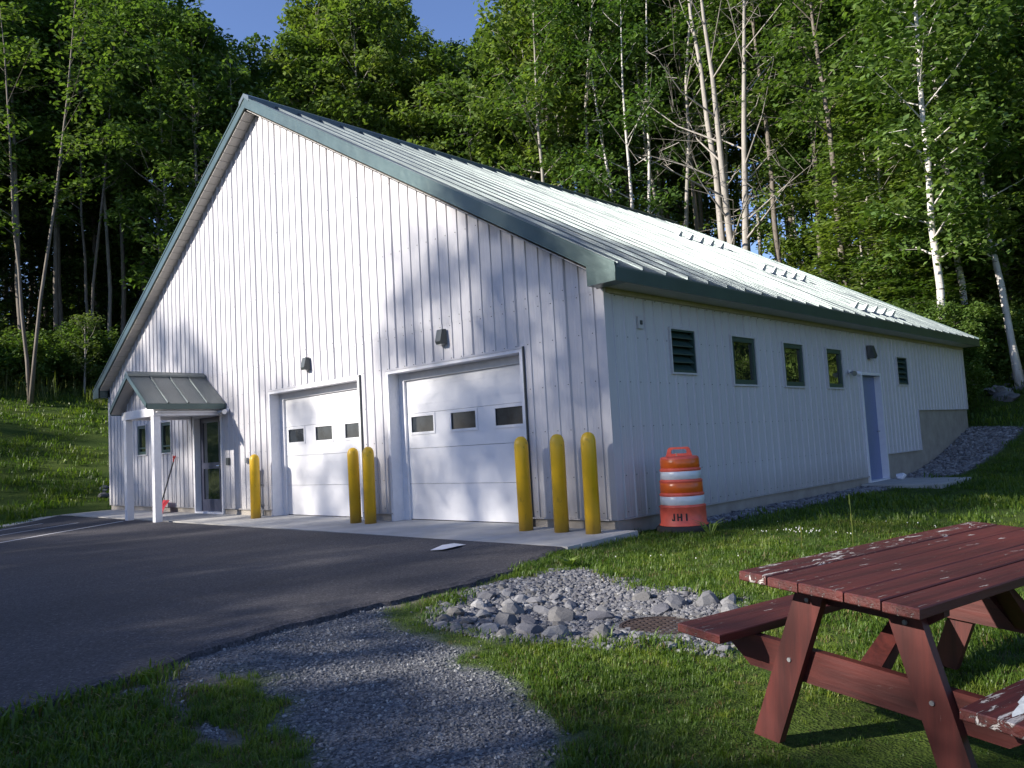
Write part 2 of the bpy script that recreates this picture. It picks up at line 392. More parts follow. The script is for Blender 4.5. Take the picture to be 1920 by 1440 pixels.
STRIP = [(-.1, .9), (.42, 1.2), (.55, 4), (.6, 7.7), (.7, 9.8), (.95, 10.6), (1.15, 13), (1.3, 15.4), (-.1, 15.5)]
BALD = [(1.05, -6.0), (1.3, -5.95), (1.62, -5.98), (1.54, -6.12), (1.80, -6.24), (1.92, -6.28), (1.72, -6.30), (1.48, -6.24), (1.46, -6.6), (1.44, -7.0), (1.36, -7.3), (1.30, -7.0), (1.31, -6.55), (1.28, -6.2)]
BALD2 = [(2.12, -6.27), (2.30, -6.27), (2.42, -6.31), (2.3, -6.35), (2.2, -6.34)]
BLDG = [(0, -.1), (0, 15.5), (-17.2, 15.5), (-17.2, -.1)]
SLAB = [(.30, -1.45), (.30, 0), (-18.5, 0), (-18.5, -.3), (-16.9, -1.4), (-10, -1.2)]

# forest region around the clearing, in polar terms about the clearing
def fdist(th): return np.interp(th, [-25, 0, 10, 22, 35, 50, 62, 72, 82, 95, 110], [27, 29, 35, 38, 40, 43, 44, 44, 44, 44, 42])

def build_ground():
    xs = np.unique(np.concatenate([np.arange(-1, 7.01, .09), np.arange(-24, -1, .5), np.arange(7, 20, .5), np.arange(-60, -24, 1.2), np.arange(20, 60, 1.2),
                                   np.array([-300, -200, -140, -100, -80, 80, 100, 140, 200, 300])]).round(3))
    ys = np.unique(np.concatenate([np.arange(-8, 3.01, .09), np.arange(-30, -8, 1.), np.arange(3, 26, .45), np.arange(26, 75, 1.2),
                                   np.array([-300, -200, -140, -100, -70, -50, -40, 90, 110, 150, 200, 300])]).round(3))
    X, Y = np.meshgrid(xs, ys); Z = gz(X, Y)
    nx, ny = len(xs), len(ys)
    v = np.stack([X.ravel(), Y.ravel(), Z.ravel()], 1)
    i = np.arange(nx * ny).reshape(ny, nx)
    f = np.stack([i[:-1, :-1].ravel(), i[:-1, 1:].ravel(), i[1:, 1:].ravel(), i[1:, :-1].ravel()], 1)
    me = bpy.data.meshes.new("ground"); me.from_pydata(v.tolist(), [], f.tolist()); me.update()
    me.polygons.foreach_set('use_smooth', [True] * len(me.polygons))
    x, y = v[:, 0], v[:, 1]
    nz = .10 * vnoise(x, y, 9, 3)
    grav = np.maximum(1 - sstep(-.10, .14, dist_poly(x, y, PATH) + nz), 1 - sstep(-.05, .12, dist_poly(x, y, BED) + nz))
    grav = np.maximum(grav, 1 - sstep(-.02, .1, dist_poly(x, y, STRIP)))
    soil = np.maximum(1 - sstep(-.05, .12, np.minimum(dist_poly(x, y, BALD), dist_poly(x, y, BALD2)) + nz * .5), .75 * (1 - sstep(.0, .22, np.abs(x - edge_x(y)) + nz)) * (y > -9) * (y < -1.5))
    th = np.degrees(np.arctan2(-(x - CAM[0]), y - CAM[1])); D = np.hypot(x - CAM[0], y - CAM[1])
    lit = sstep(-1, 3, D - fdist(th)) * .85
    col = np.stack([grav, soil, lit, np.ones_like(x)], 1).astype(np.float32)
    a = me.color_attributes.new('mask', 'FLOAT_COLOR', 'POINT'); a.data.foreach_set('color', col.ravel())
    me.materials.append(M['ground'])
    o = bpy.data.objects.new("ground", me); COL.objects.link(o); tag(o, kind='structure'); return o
GROUND = build_ground()

# asphalt drive with a thick crumbled edge
def build_asphalt():
    ys = np.concatenate([np.arange(-1.33, -9, -.07), np.arange(-9, -42, -1.)])
    vs = []; fs = []
    rr = np.random.default_rng(2)
    cols = [-30, -24, -18, -15, -12, -9, -6, -4, -2, -.8]
    n = len(cols) + 3
    for y in ys:
        ex = float(edge_x(y)) + .018 * math.sin(y * 9) + .015 * math.sin(y * 23 + 1) + rr.uniform(-.006, .006)
        z = float(asphalt_z(0, y))
        for i, c in enumerate(cols):
            lim = -16.9 - (y + 1.4) * 1.35 * -1 if False else -16.9 + (-1.4 - y) * 1.45
            c2 = max(c, min(lim, -2)) if y > -9 else max(c, -6)
            vs.append((c2 + i * 1e-3, y, z))
        vs += [(ex - .09, y, z - .002), (ex - .02, y, z - .018), (ex + .02, y, z - .12)]
    for j in range(len(ys) - 1):
        for i in range(n - 1):
            a = j * n + i; fs.append((a, a + n, a + n + 1, a + 1))
    m = MB(); m.add(vs, fs); o = m.build("asphalt_drive", M['asphalt']); tag(o, kind='structure')
    return o
build_asphalt()
# concrete apron with a sawn joint between its slabs, and the walk at the left
ap = MB()
for a, b in ((-16.9, -13.0), (-12.99, -9.01), (-9.0, -5.01), (-5.0, -1.26), (-1.25, .30)):
    fr = lambda x: -1.33 if x > -5 else (-1.27 if x > -8 else -1.2)
    ap.add([(a, fr(a), -.0265), (b, fr(b), -.0265), (b, .30 if b < 0 else -.001, 0), (a, .30 if b < 0 else -.001, 0),
            (a, fr(a), -.25), (b, fr(b), -.25), (b, .30 if b < 0 else -.001, -.25), (a, .30 if b < 0 else -.001, -.25)],
           [(0, 1, 2, 3), (4, 5, 1, 0), (5, 6, 2, 1), (6, 7, 3, 2), (7, 4, 0, 3)])
tag(ap.build("concrete_apron", M['concrete']), kind='structure')
wk = MB(); wk.prism([(-16.905, -1.2, -.03), (-16.905, .1, -.02), (-19.0, .1, -.05), (-19.2, -.35, -.05), (-17.3, -1.7, -.045), (-15.0, -3.3, -.052), (-14.7, -3.12, -.05)], (0, 0, -.2))
tag(wk.build("concrete_walk", M['concrete']), kind='structure')
st = MB(); st.box(.012, 1.45, 7.85, 9.75, -.16, -.005, .01)
tag(st.build("door_stoop", M['concrete']), kind='structure')

# painted parking lines
for (a, b, w_) in (((-9.6, -4.9), (-12.0, -1.55), .07), ((-11.5, -4.4), (-13.1, -2.1), .06), ((-12.8, -4.3), (-14.2, -2.5), .06)):
    A = Vector((a[0], a[1], 0)); B = Vector((b[0], b[1], 0)); d = (B - A).normalized(); p = Vector((-d.y, d.x, 0)) * w_ / 2
    m = MB(); vs = []
    for q in (A - p, B - p, B + p, A + p): vs.append((q.x, q.y, float(asphalt_z(0, q.y)) + .004))
    m.add(vs, [(0, 1, 2, 3)]); tag(m.build("parking_line", M['white']), kind='structure')

# ------------------------------------------------------------------ the building
BL = empty("metal_building", (0, 0, 0))
tag(BL, "large pale metal building with green gabled roof and two white garage doors", "building")
W, L, EZ, AX = 17.2, 15.5, 3.05, -8.6
SL = .584; RIB = .2286
def ztop(x): return 3.05 + SL * (8.6 - abs(x - AX)) + .19     # where the gable cladding ends, under the soffit
OPEN_F = [(-4.52, -1.50, -1, 2.41), (-8.41, -5.40, -1, 2.41), (-11.90, -10.55, -1, 2.18), (-15.20, -14.62, 1.40, 2.17), (-13.72, -13.13, 1.40, 2.17)]
OPEN_S = [(1.45, 2.10, 2.0, 2.64), (3.15, 3.93, 1.86, 2.64), (4.91, 5.70, 1.86, 2.63), (6.68, 7.41, 1.86, 2.62), (8.32, 9.35, -1, 2.19), (10.41, 11.07, 1.98, 2.61)]

def rib_profile(t0, t1, first):
    """points (t, depth) across a run of ribbed sheet; ribs at first + k*RIB"""
    pts = set(); out = []
    k = math.ceil((t0 - first - .05) / RIB)
    raw = [(t0, 0.)]
    while first + k * RIB <= t1 + .05:
        c = first + k * RIB
        for d, h in ((-.018, 0), (-.010, .018), (.010, .018), (.018, 0), (.085, 0), (.091, .002), (.099, .002), (.105, 0), (.135, 0), (.141, .002), (.149, .002), (.155, 0)):
            if t0 < c + d < t1: raw.append((c + d, h))
        k += 1
    raw.append((t1, 0.)); return raw
def sheet(t0, t1, z0, zt, first, opens, place, out=0., zb=None):
    """ribbed sheet mesh between t0..t1, from z0 up to zt(t), with openings cut; place(t, depth, z) gives xyz"""
    prof = rib_profile(t0, t1, first)
    ts = [p[0] for p in prof]; hs = [p[1] for p in prof]
    extra = [e for o in opens for e in (o[0], o[1]) if t0 < e < t1]
    allp = sorted(set([(round(t, 5), h) for t, h in zip(ts, hs)] + [(round(e, 5), float(np.interp(e, ts, hs))) for e in extra]))
    m = MB()
    for (ta, ha), (tb, hb) in zip(allp[:-1], allp[1:]):
        if tb - ta < 1e-4: continue
        mid = (ta + tb) / 2; za, zb_ = zt(ta), zt(tb); lo = z0(mid) if callable(z0) else z0
        iv = [(lo, None)]
        for o in opens:
            if o[0] < mid < o[1]:
                nv = []
                for a, b in iv:
                    bb = 99 if b is None else b
                    if o[3] <= a or o[2] >= bb: nv.append((a, b)); continue
                    if o[2] > a: nv.append((a, o[2]))
                    if o[3] < bb: nv.append((o[3], b))
                iv = nv
        for a, b in iv:
            ta_, tb_ = (za, zb_) if b is None else (min(b, za), min(b, zb_))
            if max(ta_, tb_) <= a + 1e-4: continue
            ta_, tb_ = max(ta_, a), max(tb_, a)
            m.add([place(ta, ha + out, a), place(tb, hb + out, a), place(tb, hb + out, tb_), place(ta, ha + out, ta_)], [(0, 1, 2, 3)])
    return m
ZB, SEAM = .127, 3.072
pf = lambda t, d, z: (t, -d, z)
first_f = -.16
edges = [-.10]
k = 0
while edges[-1] > -17.0:
    e = first_f - RIB * (4 * k + 2) ; e = max(e, -17.10)
    edges.append(e); k += 1
if len(edges) > 2 and abs(edges[-1] - edges[-2]) < .1: edges.pop(-2)
for a, b in zip(edges[:-1], edges[1:]):
    lo = sheet(b, a, ZB, lambda t: min(SEAM, ztop(t)), first_f - RIB * 80, OPEN_F, pf)
    if lo.v: lo.build("siding_panel", M['siding'], BL)
    if max(ztop(a), ztop(b)) > SEAM + .05:
        up = sheet(b, a, SEAM - .03, ztop, first_f - RIB * 80, [], pf, .004)
        up.build("siding_panel", M['siding'], BL)
ps = lambda t, d, z: (d, t, z)
def z_side(t): return ZB if t < 9.4 else (.525 if t < 11.56 else 1.433)
y0 = .10; e = [y0]
while e[-1] < L - .1: e.append(min(L - .10, .417 + RIB * 4 * len(e) - RIB * 2))
for a, b in zip(e[:-1], e[1:]):
    for aa, bb in ([(a, b)] if not (a < 9.4 < b or a < 11.56 < b) else ([(a, 9.4), (9.4, b)] if a < 9.4 < b else [(a, 11.56), (11.56, b)])):
        sh = sheet(aa, bb, z_side((aa + bb) / 2), lambda t: EZ, .417 - RIB * 4, OPEN_S, ps)
        if sh.v: sh.build("siding_panel", M['siding'], BL)
# back and left walls (plain ribbed runs)
bk = sheet(-W + .05, -.05, ZB, ztop, first_f - RIB * 80, [], lambda t, d, z: (t, L + d, z)); bk.build("back_cladding", M['siding'], BL)
lf = sheet(.05, L - .05, ZB, lambda t: EZ, .4, [], lambda t, d, z: (-W - d, t, z)); lf.build("left_cladding", M['siding'], BL)
# corner trims
for (x, y, sx, sy, zb) in ((0, 0, 1, -1, ZB), (-W, 0, -1, -1, ZB), (0, L, 1, 1, 1.433), (-W, L, -1, 1, ZB)):
    m = MB(); t = .026
    X0, X1 = sorted((x - sx * .10, x + sx * t)); Y0, Y1 = sorted((y - sy * .0, y + sy * t))
    m.box(X0, X1, Y0, Y1, zb - .012, EZ + (.0 if True else 0))
    X0, X1 = sorted((x, x + sx * t)); Y0, Y1 = sorted((y - sy * .10, y - sy * .0005))
    m.box(X0, X1, Y0, Y1, zb - .012, EZ)
    m.build("corner_trim", M['siding'], BL)
# base trim lip under siding, one piece per run
for bb in ([(a, b, -.032, 0.0, ZB - .018, ZB - .001) for a, b in ((-17.0, -11.93), (-10.52, -8.43), (-5.38, -4.54), (-1.48, -.11))] +
           [(0, .03, .11, 8.28, ZB - .018, ZB - .001), (0, .03, 9.41, 11.55, .507, .524), (0, .03, 11.57, L - .11, 1.415, 1.432), (.0, .03, 11.552, 11.568, .507, 1.432)]):
    bt = MB(); bt.box(*bb); bt.build("base_trim", M['siding'], BL)
# screws: tiny heads in rows
sc = MB()
def screw(x, y, z, ax):
    r = .0055
    if ax == 'y': sc.box(x - r, x + r, y - .007, y, z - r, z + r)
    else: sc.box(x, x + .007, y - r, y + r, z - r, z + r)
def blocked(t, z, ops, g=.06): return any(o[0] - g < t < o[1] + g and o[2] - g < z < o[3] + g for o in ops)
for zz in (.20, .66, 1.28, 1.88, 2.5, 3.0, 3.14, 4.4, 5.6, 6.8):
    k = 0
    while True:
        x = first_f - k * RIB - .045; k += 1
        if x < -17.05: break
        if zz < ztop(x) - .05 and not blocked(x, zz, OPEN_F): screw(x, -.001 if zz < SEAM - .04 else -.004, zz, 'y')
for zz in (.20, .66, 1.28, 1.86, 2.45, 2.98):
    for k in range(-1, 66):
        y = .417 + k * RIB + .05
        if .1 < y < L - .1 and zz > z_side(y) + .02 and not blocked(y, zz, OPEN_S): screw(.001, y, zz, 'x')
tag(sc.build("screw_heads", M['darkgrey'], BL), kind='stuff')
# foundation
for bb in ([(a, b, .012, .3, -.5, ZB - .018) for a, b in ((-W, -11.93), (-10.52, -8.43), (-5.38, -4.54), (-1.48, -.0))] +
           [(-.3, -.012, .3, 8.30, -.5, ZB - .018), (-.3, -.012, 9.37, 11.56, -.5, .508), (-.3, -.012, 11.56, L, -.5, 1.416), (-.3, -.012, 8.30, 9.37, -.5, -.01),
            (-W, -.3, L - .3, L - .01, -.5, ZB - .018), (-W, -W + .3, .3, L - .3, -.5, ZB - .018)]):
    fd = MB(); fd.box(*bb); fd.build("foundation", M['found'], BL)

# ---- roof: standing-seam sheets
RY0, RY1, EX = -.28, 15.62, .42          # rake front, back end, eave overhang
SW = .53
def roof_sheet(w, last=False):
    # local: x = 0 at eave running to ridge (negative), y 0..w, on the slope plane; returns verts mapped onto right slope
    m = MB(); ln = 8.6 + EX - .02
    P = [(0, 0), (.045, 0), (.058, .044), (.085, .044), (.098, 0), (.235, 0), (.243, .006), (.257, .006), (.265, 0), (.375, 0), (.383, .006), (.397, .006), (.405, 0), (w, 0)]
    for (a, ha), (b, hb) in zip(P[:-1], P[1:]):
        if a >= w: continue
        m.add([(0, a, ha), (-ln, a, ha + SL * ln), (-ln, b, hb + SL * ln), (0, b, hb)], [(0, 1, 2, 3)])
        m.add([(0, a, ha), (0, b, hb), (0, b, -.02), (0, a, -.02)], [(0, 1, 2, 3)])
    
    return m.mesh("roof_panel", M['roof'])
me = roof_sheet(SW)
ys = np.arange(RY0 + .005, RY1 - .3, SW)
for y in ys: link("roof_panel", me, BL, (EX, float(y), 3.235))
mirror = roof_sheet(SW)
for v in mirror.vertices: v.co.x *= -1
for y in ys: link("roof_panel", mirror, BL, (-W - EX, float(y), 3.235))
m = MB(); m.box(-.16, .16, RY0 - .01, RY1 - .02, 0, .0)
rc = MB(); zr = 3.235 + SL * (8.6 + EX)
for s in (-1, 1):
    rc.add([(AX, RY0 - .015, zr + .105), (AX + s * .2, RY0 - .015, zr + .105 - SL * .2), (AX + s * .2, RY1, zr + .105 - SL * .2), (AX, RY1, zr + .105),
            (AX, RY0 - .015, zr + .03), (AX + s * .2, RY0 - .015, zr - .01 - SL * .2), (AX + s * .2, RY1, zr - .01 - SL * .2)],
           [(0, 1, 2, 3), (0, 4, 5, 1), (1, 5, 6, 2)])
rc.build("ridge_cap", M['roof'], BL)
# rake and eave fascias, soffits
def rake(yo, dy, name="rake_fascia"):
    for s in (-1, 1):
        xe = AX + s * (8.6 + EX)
        m = MB(); zt0, zt1 = 3.245, zr + .012
        m.prism([(xe, yo, zt0 + .03), (AX + s * .001, yo, zt1 + .03), (AX + s * .001, yo, zt1 - .205), (xe - s * .44, yo, zt0 + .44 * SL - .205), (xe - s * .44, yo, EZ), (xe, yo, EZ)], (0, dy, 0))
        # drip ledge on top of the fascia
        m.prism([(xe, yo - .012 * (1 if dy > 0 else -1), zt0 + .03), (AX + s * .001, yo - .012 * (1 if dy > 0 else -1), zt1 + .03), (AX + s * .001, yo - .012 * (1 if dy > 0 else -1), zt1 - .01), (xe, yo - .012 * (1 if dy > 0 else -1), zt0 - .01)], (0, .012 * (1 if dy > 0 else -1), 0))
        m.build(name, M['fascia'], BL)
rake(RY0, .03); rake(RY1, -.03)
for s in (1, -1):
    xe = AX + s * (8.6 + EX)
    m = MB(); x0, x1 = sorted((xe - s * .03, xe)); m.box(x0 + .001, x1 - .001, RY0 + .03, RY1 - .03, EZ, 3.222)
    m.build("eave_fascia", M['fascia'], BL)
    m = MB(); x0, x1 = sorted((xe - s * .03, AX + s * 8.6)); m.box(x0, x1 - .001 if s > 0 else x1, RY0 + .03, RY1 - .03, EZ + .006, EZ + .022)
    m.build("eave_soffit", M['soffit'], BL)
    # box return at the gable foot
    for yo, y1 in ((RY0, -.035), (RY1, L + .035)):
        m = MB(); xi = AX + s * 8.6 - s * .02
        ya, yb = sorted((yo - .006 * (1 if yo < y1 else -1), y1))
        xa, xb = sorted((xi, xe - s * .004))
        pts = [(xi, 0, EZ - .002), (xe - s * .004, 0, EZ - .002), (xe - s * .004, 0, EZ + .10), (xi, 0, EZ + .265)]
        m.prism([(p[0], ya, p[2]) for p in pts], (0, yb - ya, 0)); m.build("eave_return", M['fascia'], BL)
tt = MB(); tt.box(0, .045, .02, L - .02, EZ - .055, EZ + .004); tt.build("soffit_trim", M['tan_trim'], BL)
# sloping rake soffits made of short vented strips
for s in (-1, 1):
    n = 44; Lx = 8.55
    for i in range(n):
        a, b = i / n * Lx + .02, (i + 1) / n * Lx + .006
        xa, xb = AX + s * (8.6 - a), AX + s * (8.6 - b)
        za, zb = EZ + SL * a + .19, EZ + SL * b + .19
        if i == 0 and True:
            soff = None
        m = MB(); m.add([(xa, RY0 + .03, za), (xb, RY0 + .03, zb), (xb, -.002, zb), (xa, -.002, za),
                         (xa, RY0 + .03, za + .012), (xb, RY0 + .03, zb + .012), (xb, -.002, zb + .012), (xa, -.002, za + .012)],
                        [(0, 1, 2, 3), (7, 6, 5, 4), (0, 4, 5, 1), (2, 6, 7, 3), (1, 5, 6, 2), (3, 7, 4, 0)])
        m.build("soffit_strip", M['soffit'], BL)
# snow guards, three stepped rows of five
def roof_z(x): return 3.235 + SL * (EX - x)
g = MB(); g.box(-.07, .05, -.06, .06, 0, .010); g.prism([(.045, -.055, .010), (.045, .055, .010), (.045, .03, .095), (.045, -.03, .095)], (-.018, 0, .0))
g.prism([(-.065, -.02, .010), (.027, -.02, .010), (.027, -.02, .085)], (0, .04, 0)); gm = g.mesh("snow_guard", M['guard'])
for x0, ya in ((-.12, 8.2), (-2.3, 8.73), (-4.75, 9.26)):
    for j in range(5):
        y = RY0 + .005 + SW * round((ya - RY0) / SW) + .32 + j * SW
        link("snow_guard", gm, BL, (x0, y, roof_z(x0) + .004), (0, math.atan(SL), 0), 1.6)
# lap seams of the roof sheets
for x0 in (-2.9, -5.9): 
    m = MB()
    for j in range(29):
        y = RY0 + SW * j + .12; m.box(-.02, .02, y, y + SW - .14, 0, .0035)
    o = m.build("lap_seam", M['roof'], BL, loc=(x0, 0, roof_z(x0) + .001)); o.rotation_euler = (0, math.atan(SL), 0)

# ---- garage doors
def garage_door(x0, x1, zt=2.41):
    xc = (x0 + x1) / 2; y = .24
    m = MB()
    m.box(x0 - .06, x0, -.028, y, -.005, zt + .06); m.box(x1, x1 + .06, -.028, y, -.005, zt + .06); m.box(x0, x1, -.028, y, zt, zt + .06)
    m.box(x0 + .0005, x0 + .13, y - .045, y - .002, -.005, zt - .001); m.box(x1 - .13, x1 - .0005, y - .045, y - .002, -.005, zt - .001); m.box(x0 + .131, x1 - .131, y - .045, y - .002, zt - .12, zt - .001)
    D = m.build("garage_door", M['white'], BL)
    wz0, wz1 = 1.385, 1.69
    for i in range(4):
        z0, z1 = .012 + i * .575, .012 + (i + 1) * .575 - .006
        s = MB(); xa, xb = x0 + .12, x1 - .12
        if i == 2:
            cuts = [(xa + .10 + j * (xb - xa - .2 - .60) / 2, xa + .10 + j * (xb - xa - .2 - .60) / 2 + .60) for j in range(3)]
            ed = [xa] + [v for c in cuts for v in c] + [xb]
            for a, b in zip(ed[0::2], ed[1::2]): s.box(a, b, y, y + .045, z0, z1)
            for a, b in cuts: s.box(a, b, y, y + .045, z0, wz0 + .04); s.box(a, b, y, y + .045, wz1 - .01, z1)
            for a, b in cuts:
                fr = MB(); za, zb = wz0, wz1 + .03
                t = .04
                fr.box(a - .02, b + .02, y - .012, y - .0005, za, za + t); fr.box(a - .02, b + .02, y - .012, y - .0005, zb - t, zb)
                fr.box(a - .02, a - .02 + t, y - .012, y - .0005, za + t, zb - t); fr.box(b + .02 - t, b + .02, y - .012, y - .0005, za + t, zb - t)
                fr.build("window_frame", M['doorwhite'], D)
                p = MB(); p.box(a, b, y + .012, y + .02, wz0 + .04, wz1 - .01); p.build("pane", M['glassdim'], D)
        else: s.box(xa, xb, y, y + .045, z0, z1)
        # shallow pressed ribs
        for r in range(1, 4):
            zz = z0 + (z1 - z0) * r / 4
            if i != 2: s.box(xa, xb, y - .003, y - .0004, zz - .006, zz + .006)
        s.build("door_section", M['doorwhite'], D)
    b = MB(); b.box(x0 + .12, x1 - .12, y + .004, y + .04, -.004, .012); b.build("bottom_seal", M['black'], D)
    # drip flashing line over the header
    b = MB(); b.box(x0 - .065, x1 + .065, -.036, -.0285, zt + .045, zt + .075); b.build("head_flashing", M['siding'], D)
    e_ = MB(); e_.box(x1 + .0605, x1 + .078, -.034, .0, 0, zt + .075); e_.build("edge_trim_shadow", M['darkgrey'], D)  # edge trim as a dark strip, its shadow put into the grey
garage_door(-8.41, -5.40); garage_door(-4.52, -1.50)

# ---- windows and louvres on the shaded side, two windows at the front
def frame4(m, a, b, z0, z1, t, d0, d1, place):
    for (p, q, r, s) in ((a, b, z0, z0 + t), (a, b, z1 - t, z1), (a, a + t, z0 + t, z1 - t), (b - t, b, z0 + t, z1 - t)):
        x0, y0, _ = place(p, d0, 0); x1, y1, _ = place(q, d1, 0)
        m.box(min(x0, x1), max(x0, x1), min(y0, y1), max(y0, y1), r, s)
def window(a, b, z0, z1, place, bar=False):
    m = MB(); frame4(m, a - .012, b + .012, z0 - .012, z1 + .012, .028, -.05, .034, place); Wd = m.build("window", M['siding'], BL)
    f = MB(); frame4(f, a + .0165, b - .0165, z0 + .0165, z1 - .0165, .075, -.05, .014, place)
    if bar:
        x0, y0, _ = place(a + .09, -.03, 0); x1, y1, _ = place(b - .09, .012, 0); f.box(min(x0, x1), max(x0, x1), min(y0, y1), max(y0, y1), z0 + .16, z0 + .2)
    f.build("frame", M['greenframe'], Wd)
    p = MB(); x0, y0, _ = place(a + .085, -.04, 0); x1, y1, _ = place(b - .085, -.02, 0)
    p.box(min(x0, x1), max(x0, x1), min(y0, y1), max(y0, y1), z0 + .085, z1 - .085); p.build("pane", M['glass'], Wd)
def louvre(a, b, z0, z1, place):
    m = MB(); frame4(m, a - .012, b + .012, z0 - .012, z1 + .012, .026, -.12, .034, place); V = m.build("louvre_vent", M['siding'], BL)
    f = MB(); frame4(f, a + .0145, b - .0145, z0 + .0145, z1 - .0145, .022, -.12, .02, place); f.build("frame", M['greenframe'], V)
    bk = MB(); x0, y0, _ = place(a + .01, -.13, 0); x1, y1, _ = place(b - .01, -.125, 0); bk.box(min(x0, x1), max(x0, x1), min(y0, y1), max(y0, y1), z0 + .01, z1 - .01); bk.build("back_plate", M['black'], V)
    n = 5
    for i in range(n):
        zc = z0 + .04 + (z1 - z0 - .06) * i / n
        q = [place(a + .036, .006, zc), place(a + .036, .006, zc + .014), place(a + .036, -.10, zc + .125), place(a + .036, -.10, zc + .111)]
        d = np.subtract(place(b - .036, 0, 0), place(a + .036, 0, 0))
        s = MB(); s.prism(q, d); s.build("louvre_blade", M['greenframe'], V)
for i, o in enumerate(OPEN_S):
    if i in (1, 2, 3): window(*o, ps)
    elif i in (0, 5): louvre(*o, ps)
for o in OPEN_F[3:]: window(*o, pf, True)

# ---- side door
m = MB(); frame4(m, 8.29, 9.38, -.03, 2.205, .05, -.16, .03, ps); m.box(-.15, -.1, 8.335, 8.37, 0, 2.16); DD = m.build("side_door", M['white'], BL)
d = MB(); d.box(-.148, -.105, 8.372, 9.33, .01, 2.15, .003); leaf_ = d.build("door_leaf", M['doorblue'], DD)
h = MB(); h.tube([(-.10, 9.22, 1.0), (-.04, 9.22, 1.0)], .012, 8); h.tube([(-.04, 9.235, 1.0), (-.04, 9.11, 1.0)], .010, 8); h.build("handle", M['steel'], DD)
h = MB()
for z in (.25, 1.05, 1.85): h.tube([(-.10, 8.365, z), (-.10, 8.365, z + .11)], .009, 8)
h.build("hinge", M['steel'], DD)
# ---- front entrance door in the porch
m = MB(); frame4(m, -11.93, -10.52, -.03, 2.20, .06, -.16, .03, pf); E = m.build("entrance_door", M['white'], BL)
x0, x1 = -11.30, -10.62
d = MB()
d.box(-11.86, -10.59, .11, .15, .01, .30); d.box(-11.86, -10.59, .11, .15, 2.02, 2.13); d.box(-11.86, -11.72, .11, .15, .30, 2.02); d.box(-10.73, -10.59, .11, .15, .30, 2.02)
d.box(-11.72, -10.73, .11, .15, .98, 1.12); d.box(-10.96, -10.90, .112, .148, .30, .98); d.box(-10.96, -10.90, .112, .148, 1.12, 2.02)
d.build("door_leaf", M['doordark'], E)
g_ = MB(); g_.box(-11.72, -10.73, .126, .134, .30, .98); g_.build("pane", M['glass'], E)
g_ = MB(); g_.box(-11.72, -10.73, .126, .134, 1.12, 2.02); g_.build("pane", M['glass'], E)
h = MB(); h.box(-10.86, -10.76, .098, .11, .95, 1.5, .003); h.tube([(-10.81, .10, 1.04), (-10.81, .04, 1.04)], .03, 10); h.tube([(-10.81, .045, 1.04), (-10.95, .045, 1.04)], .012, 8); h.build("handle", M['steel'], E)

# ---- porch
PX = -11.30
m = MB(); m.box(PX - .95, PX + .95, -1.46, -.005, 2.20, 2.215); PO = m.build("porch", M['white'], BL)
for px_ in (-12.02, -10.535):
    p = MB(); p.box(px_ - .07, px_ + .07, -1.49, -1.35, -.03, 2.13, .006); p.build("porch_post", M['white'], PO)
for (a, b, c, d_) in ((PX - .86, PX + .86, -1.495, -1.345), ):
    p = MB(); p.box(a, b, c, d_, 2.131, 2.31, .004); p.build("beam", M['white'], PO)
for s in (-1, 1):
    p = MB(); xa = PX + s * .79; p.box(xa - .075, xa + .075, -1.344, -.033, 2.131, 2.309, .004); p.build("beam", M['white'], PO)
ps_ = .70
gb = MB(); prof = rib_profile(PX - .82, PX + .82, PX - RIB * 8)
for (ta, ha), (tb, hb) in zip(prof[:-1], prof[1:]):
    gb.add([(ta, -1.43 - ha, 2.31), (tb, -1.43 - hb, 2.31), (tb, -1.43 - hb, 3.03 - ps_ * abs(tb - PX)), (ta, -1.43 - ha, 3.03 - ps_ * abs(ta - PX))], [(0, 1, 2, 3)])
gb.build("gable_panel", M['siding'], PO)
PYF, PH, PE = -1.68, 3.08, 1.01
for s in (-1, 1):
    xe = PX + s * PE; ze = PH - ps_ * PE
    n = 4; wv = (1.68 - .03) / n
    for i in range(n):
        ya = PYF + i * wv; p = MB()
        P = [(0, 0), (.008, .028), (.03, .028), (.038, 0), (wv, 0)] if i else [(0, 0), (wv, 0)]
        for (a, ha), (b, hb) in zip(P[:-1], P[1:]):
            p.add([(xe, ya + a, ze + ha), (xe, ya + b, ze + hb), (PX, ya + b, PH + hb), (PX, ya + a, PH + ha)], [(0, 1, 2, 3) if s > 0 else (3, 2, 1, 0)])
        p.build("roof_panel", M['roof'], PO)
    p = MB(); p.prism([(xe, PYF, ze + .012), (PX, PYF, PH + .012), (PX, PYF, PH - .10), (xe - s * .02, PYF, ze - .09)], (0, -.022, 0)); p.build("rake_fascia", M['fascia'], PO)
    p = MB(); xa, xb = sorted((xe - s * .025, xe)); p.box(xa, xb, PYF, -.034, ze - .12, ze - .002); p.build("eave_fascia", M['fascia'], PO)
    p = MB(); p.add([(xe - s * .03, PYF, ze - .10), (PX, PYF, PH - .12), (PX, -.04, PH - .12), (xe - s * .03, -.04, ze - .10)], [(0, 1, 2, 3)]); p.build("soffit", M['soffit'], PO)
p = MB()
for s in (-1, 1):
    p.add([(PX, PYF - .03, PH + .05), (PX + s * .10, PYF - .03, PH + .05 - ps_ * .1), (PX + s * .10, -.03, PH + .05 - ps_ * .1), (PX, -.03, PH + .05), (PX + s * .10, PYF - .03, PH + .01 - ps_ * .1), (PX, PYF - .03, PH + .0), (PX + s * .10, -.03, PH + .01 - ps_ * .1)],
          [(0, 1, 2, 3), (0, 5, 4, 1), (1, 4, 6, 2)])
p.build("ridge_cap", M['roof'], PO)

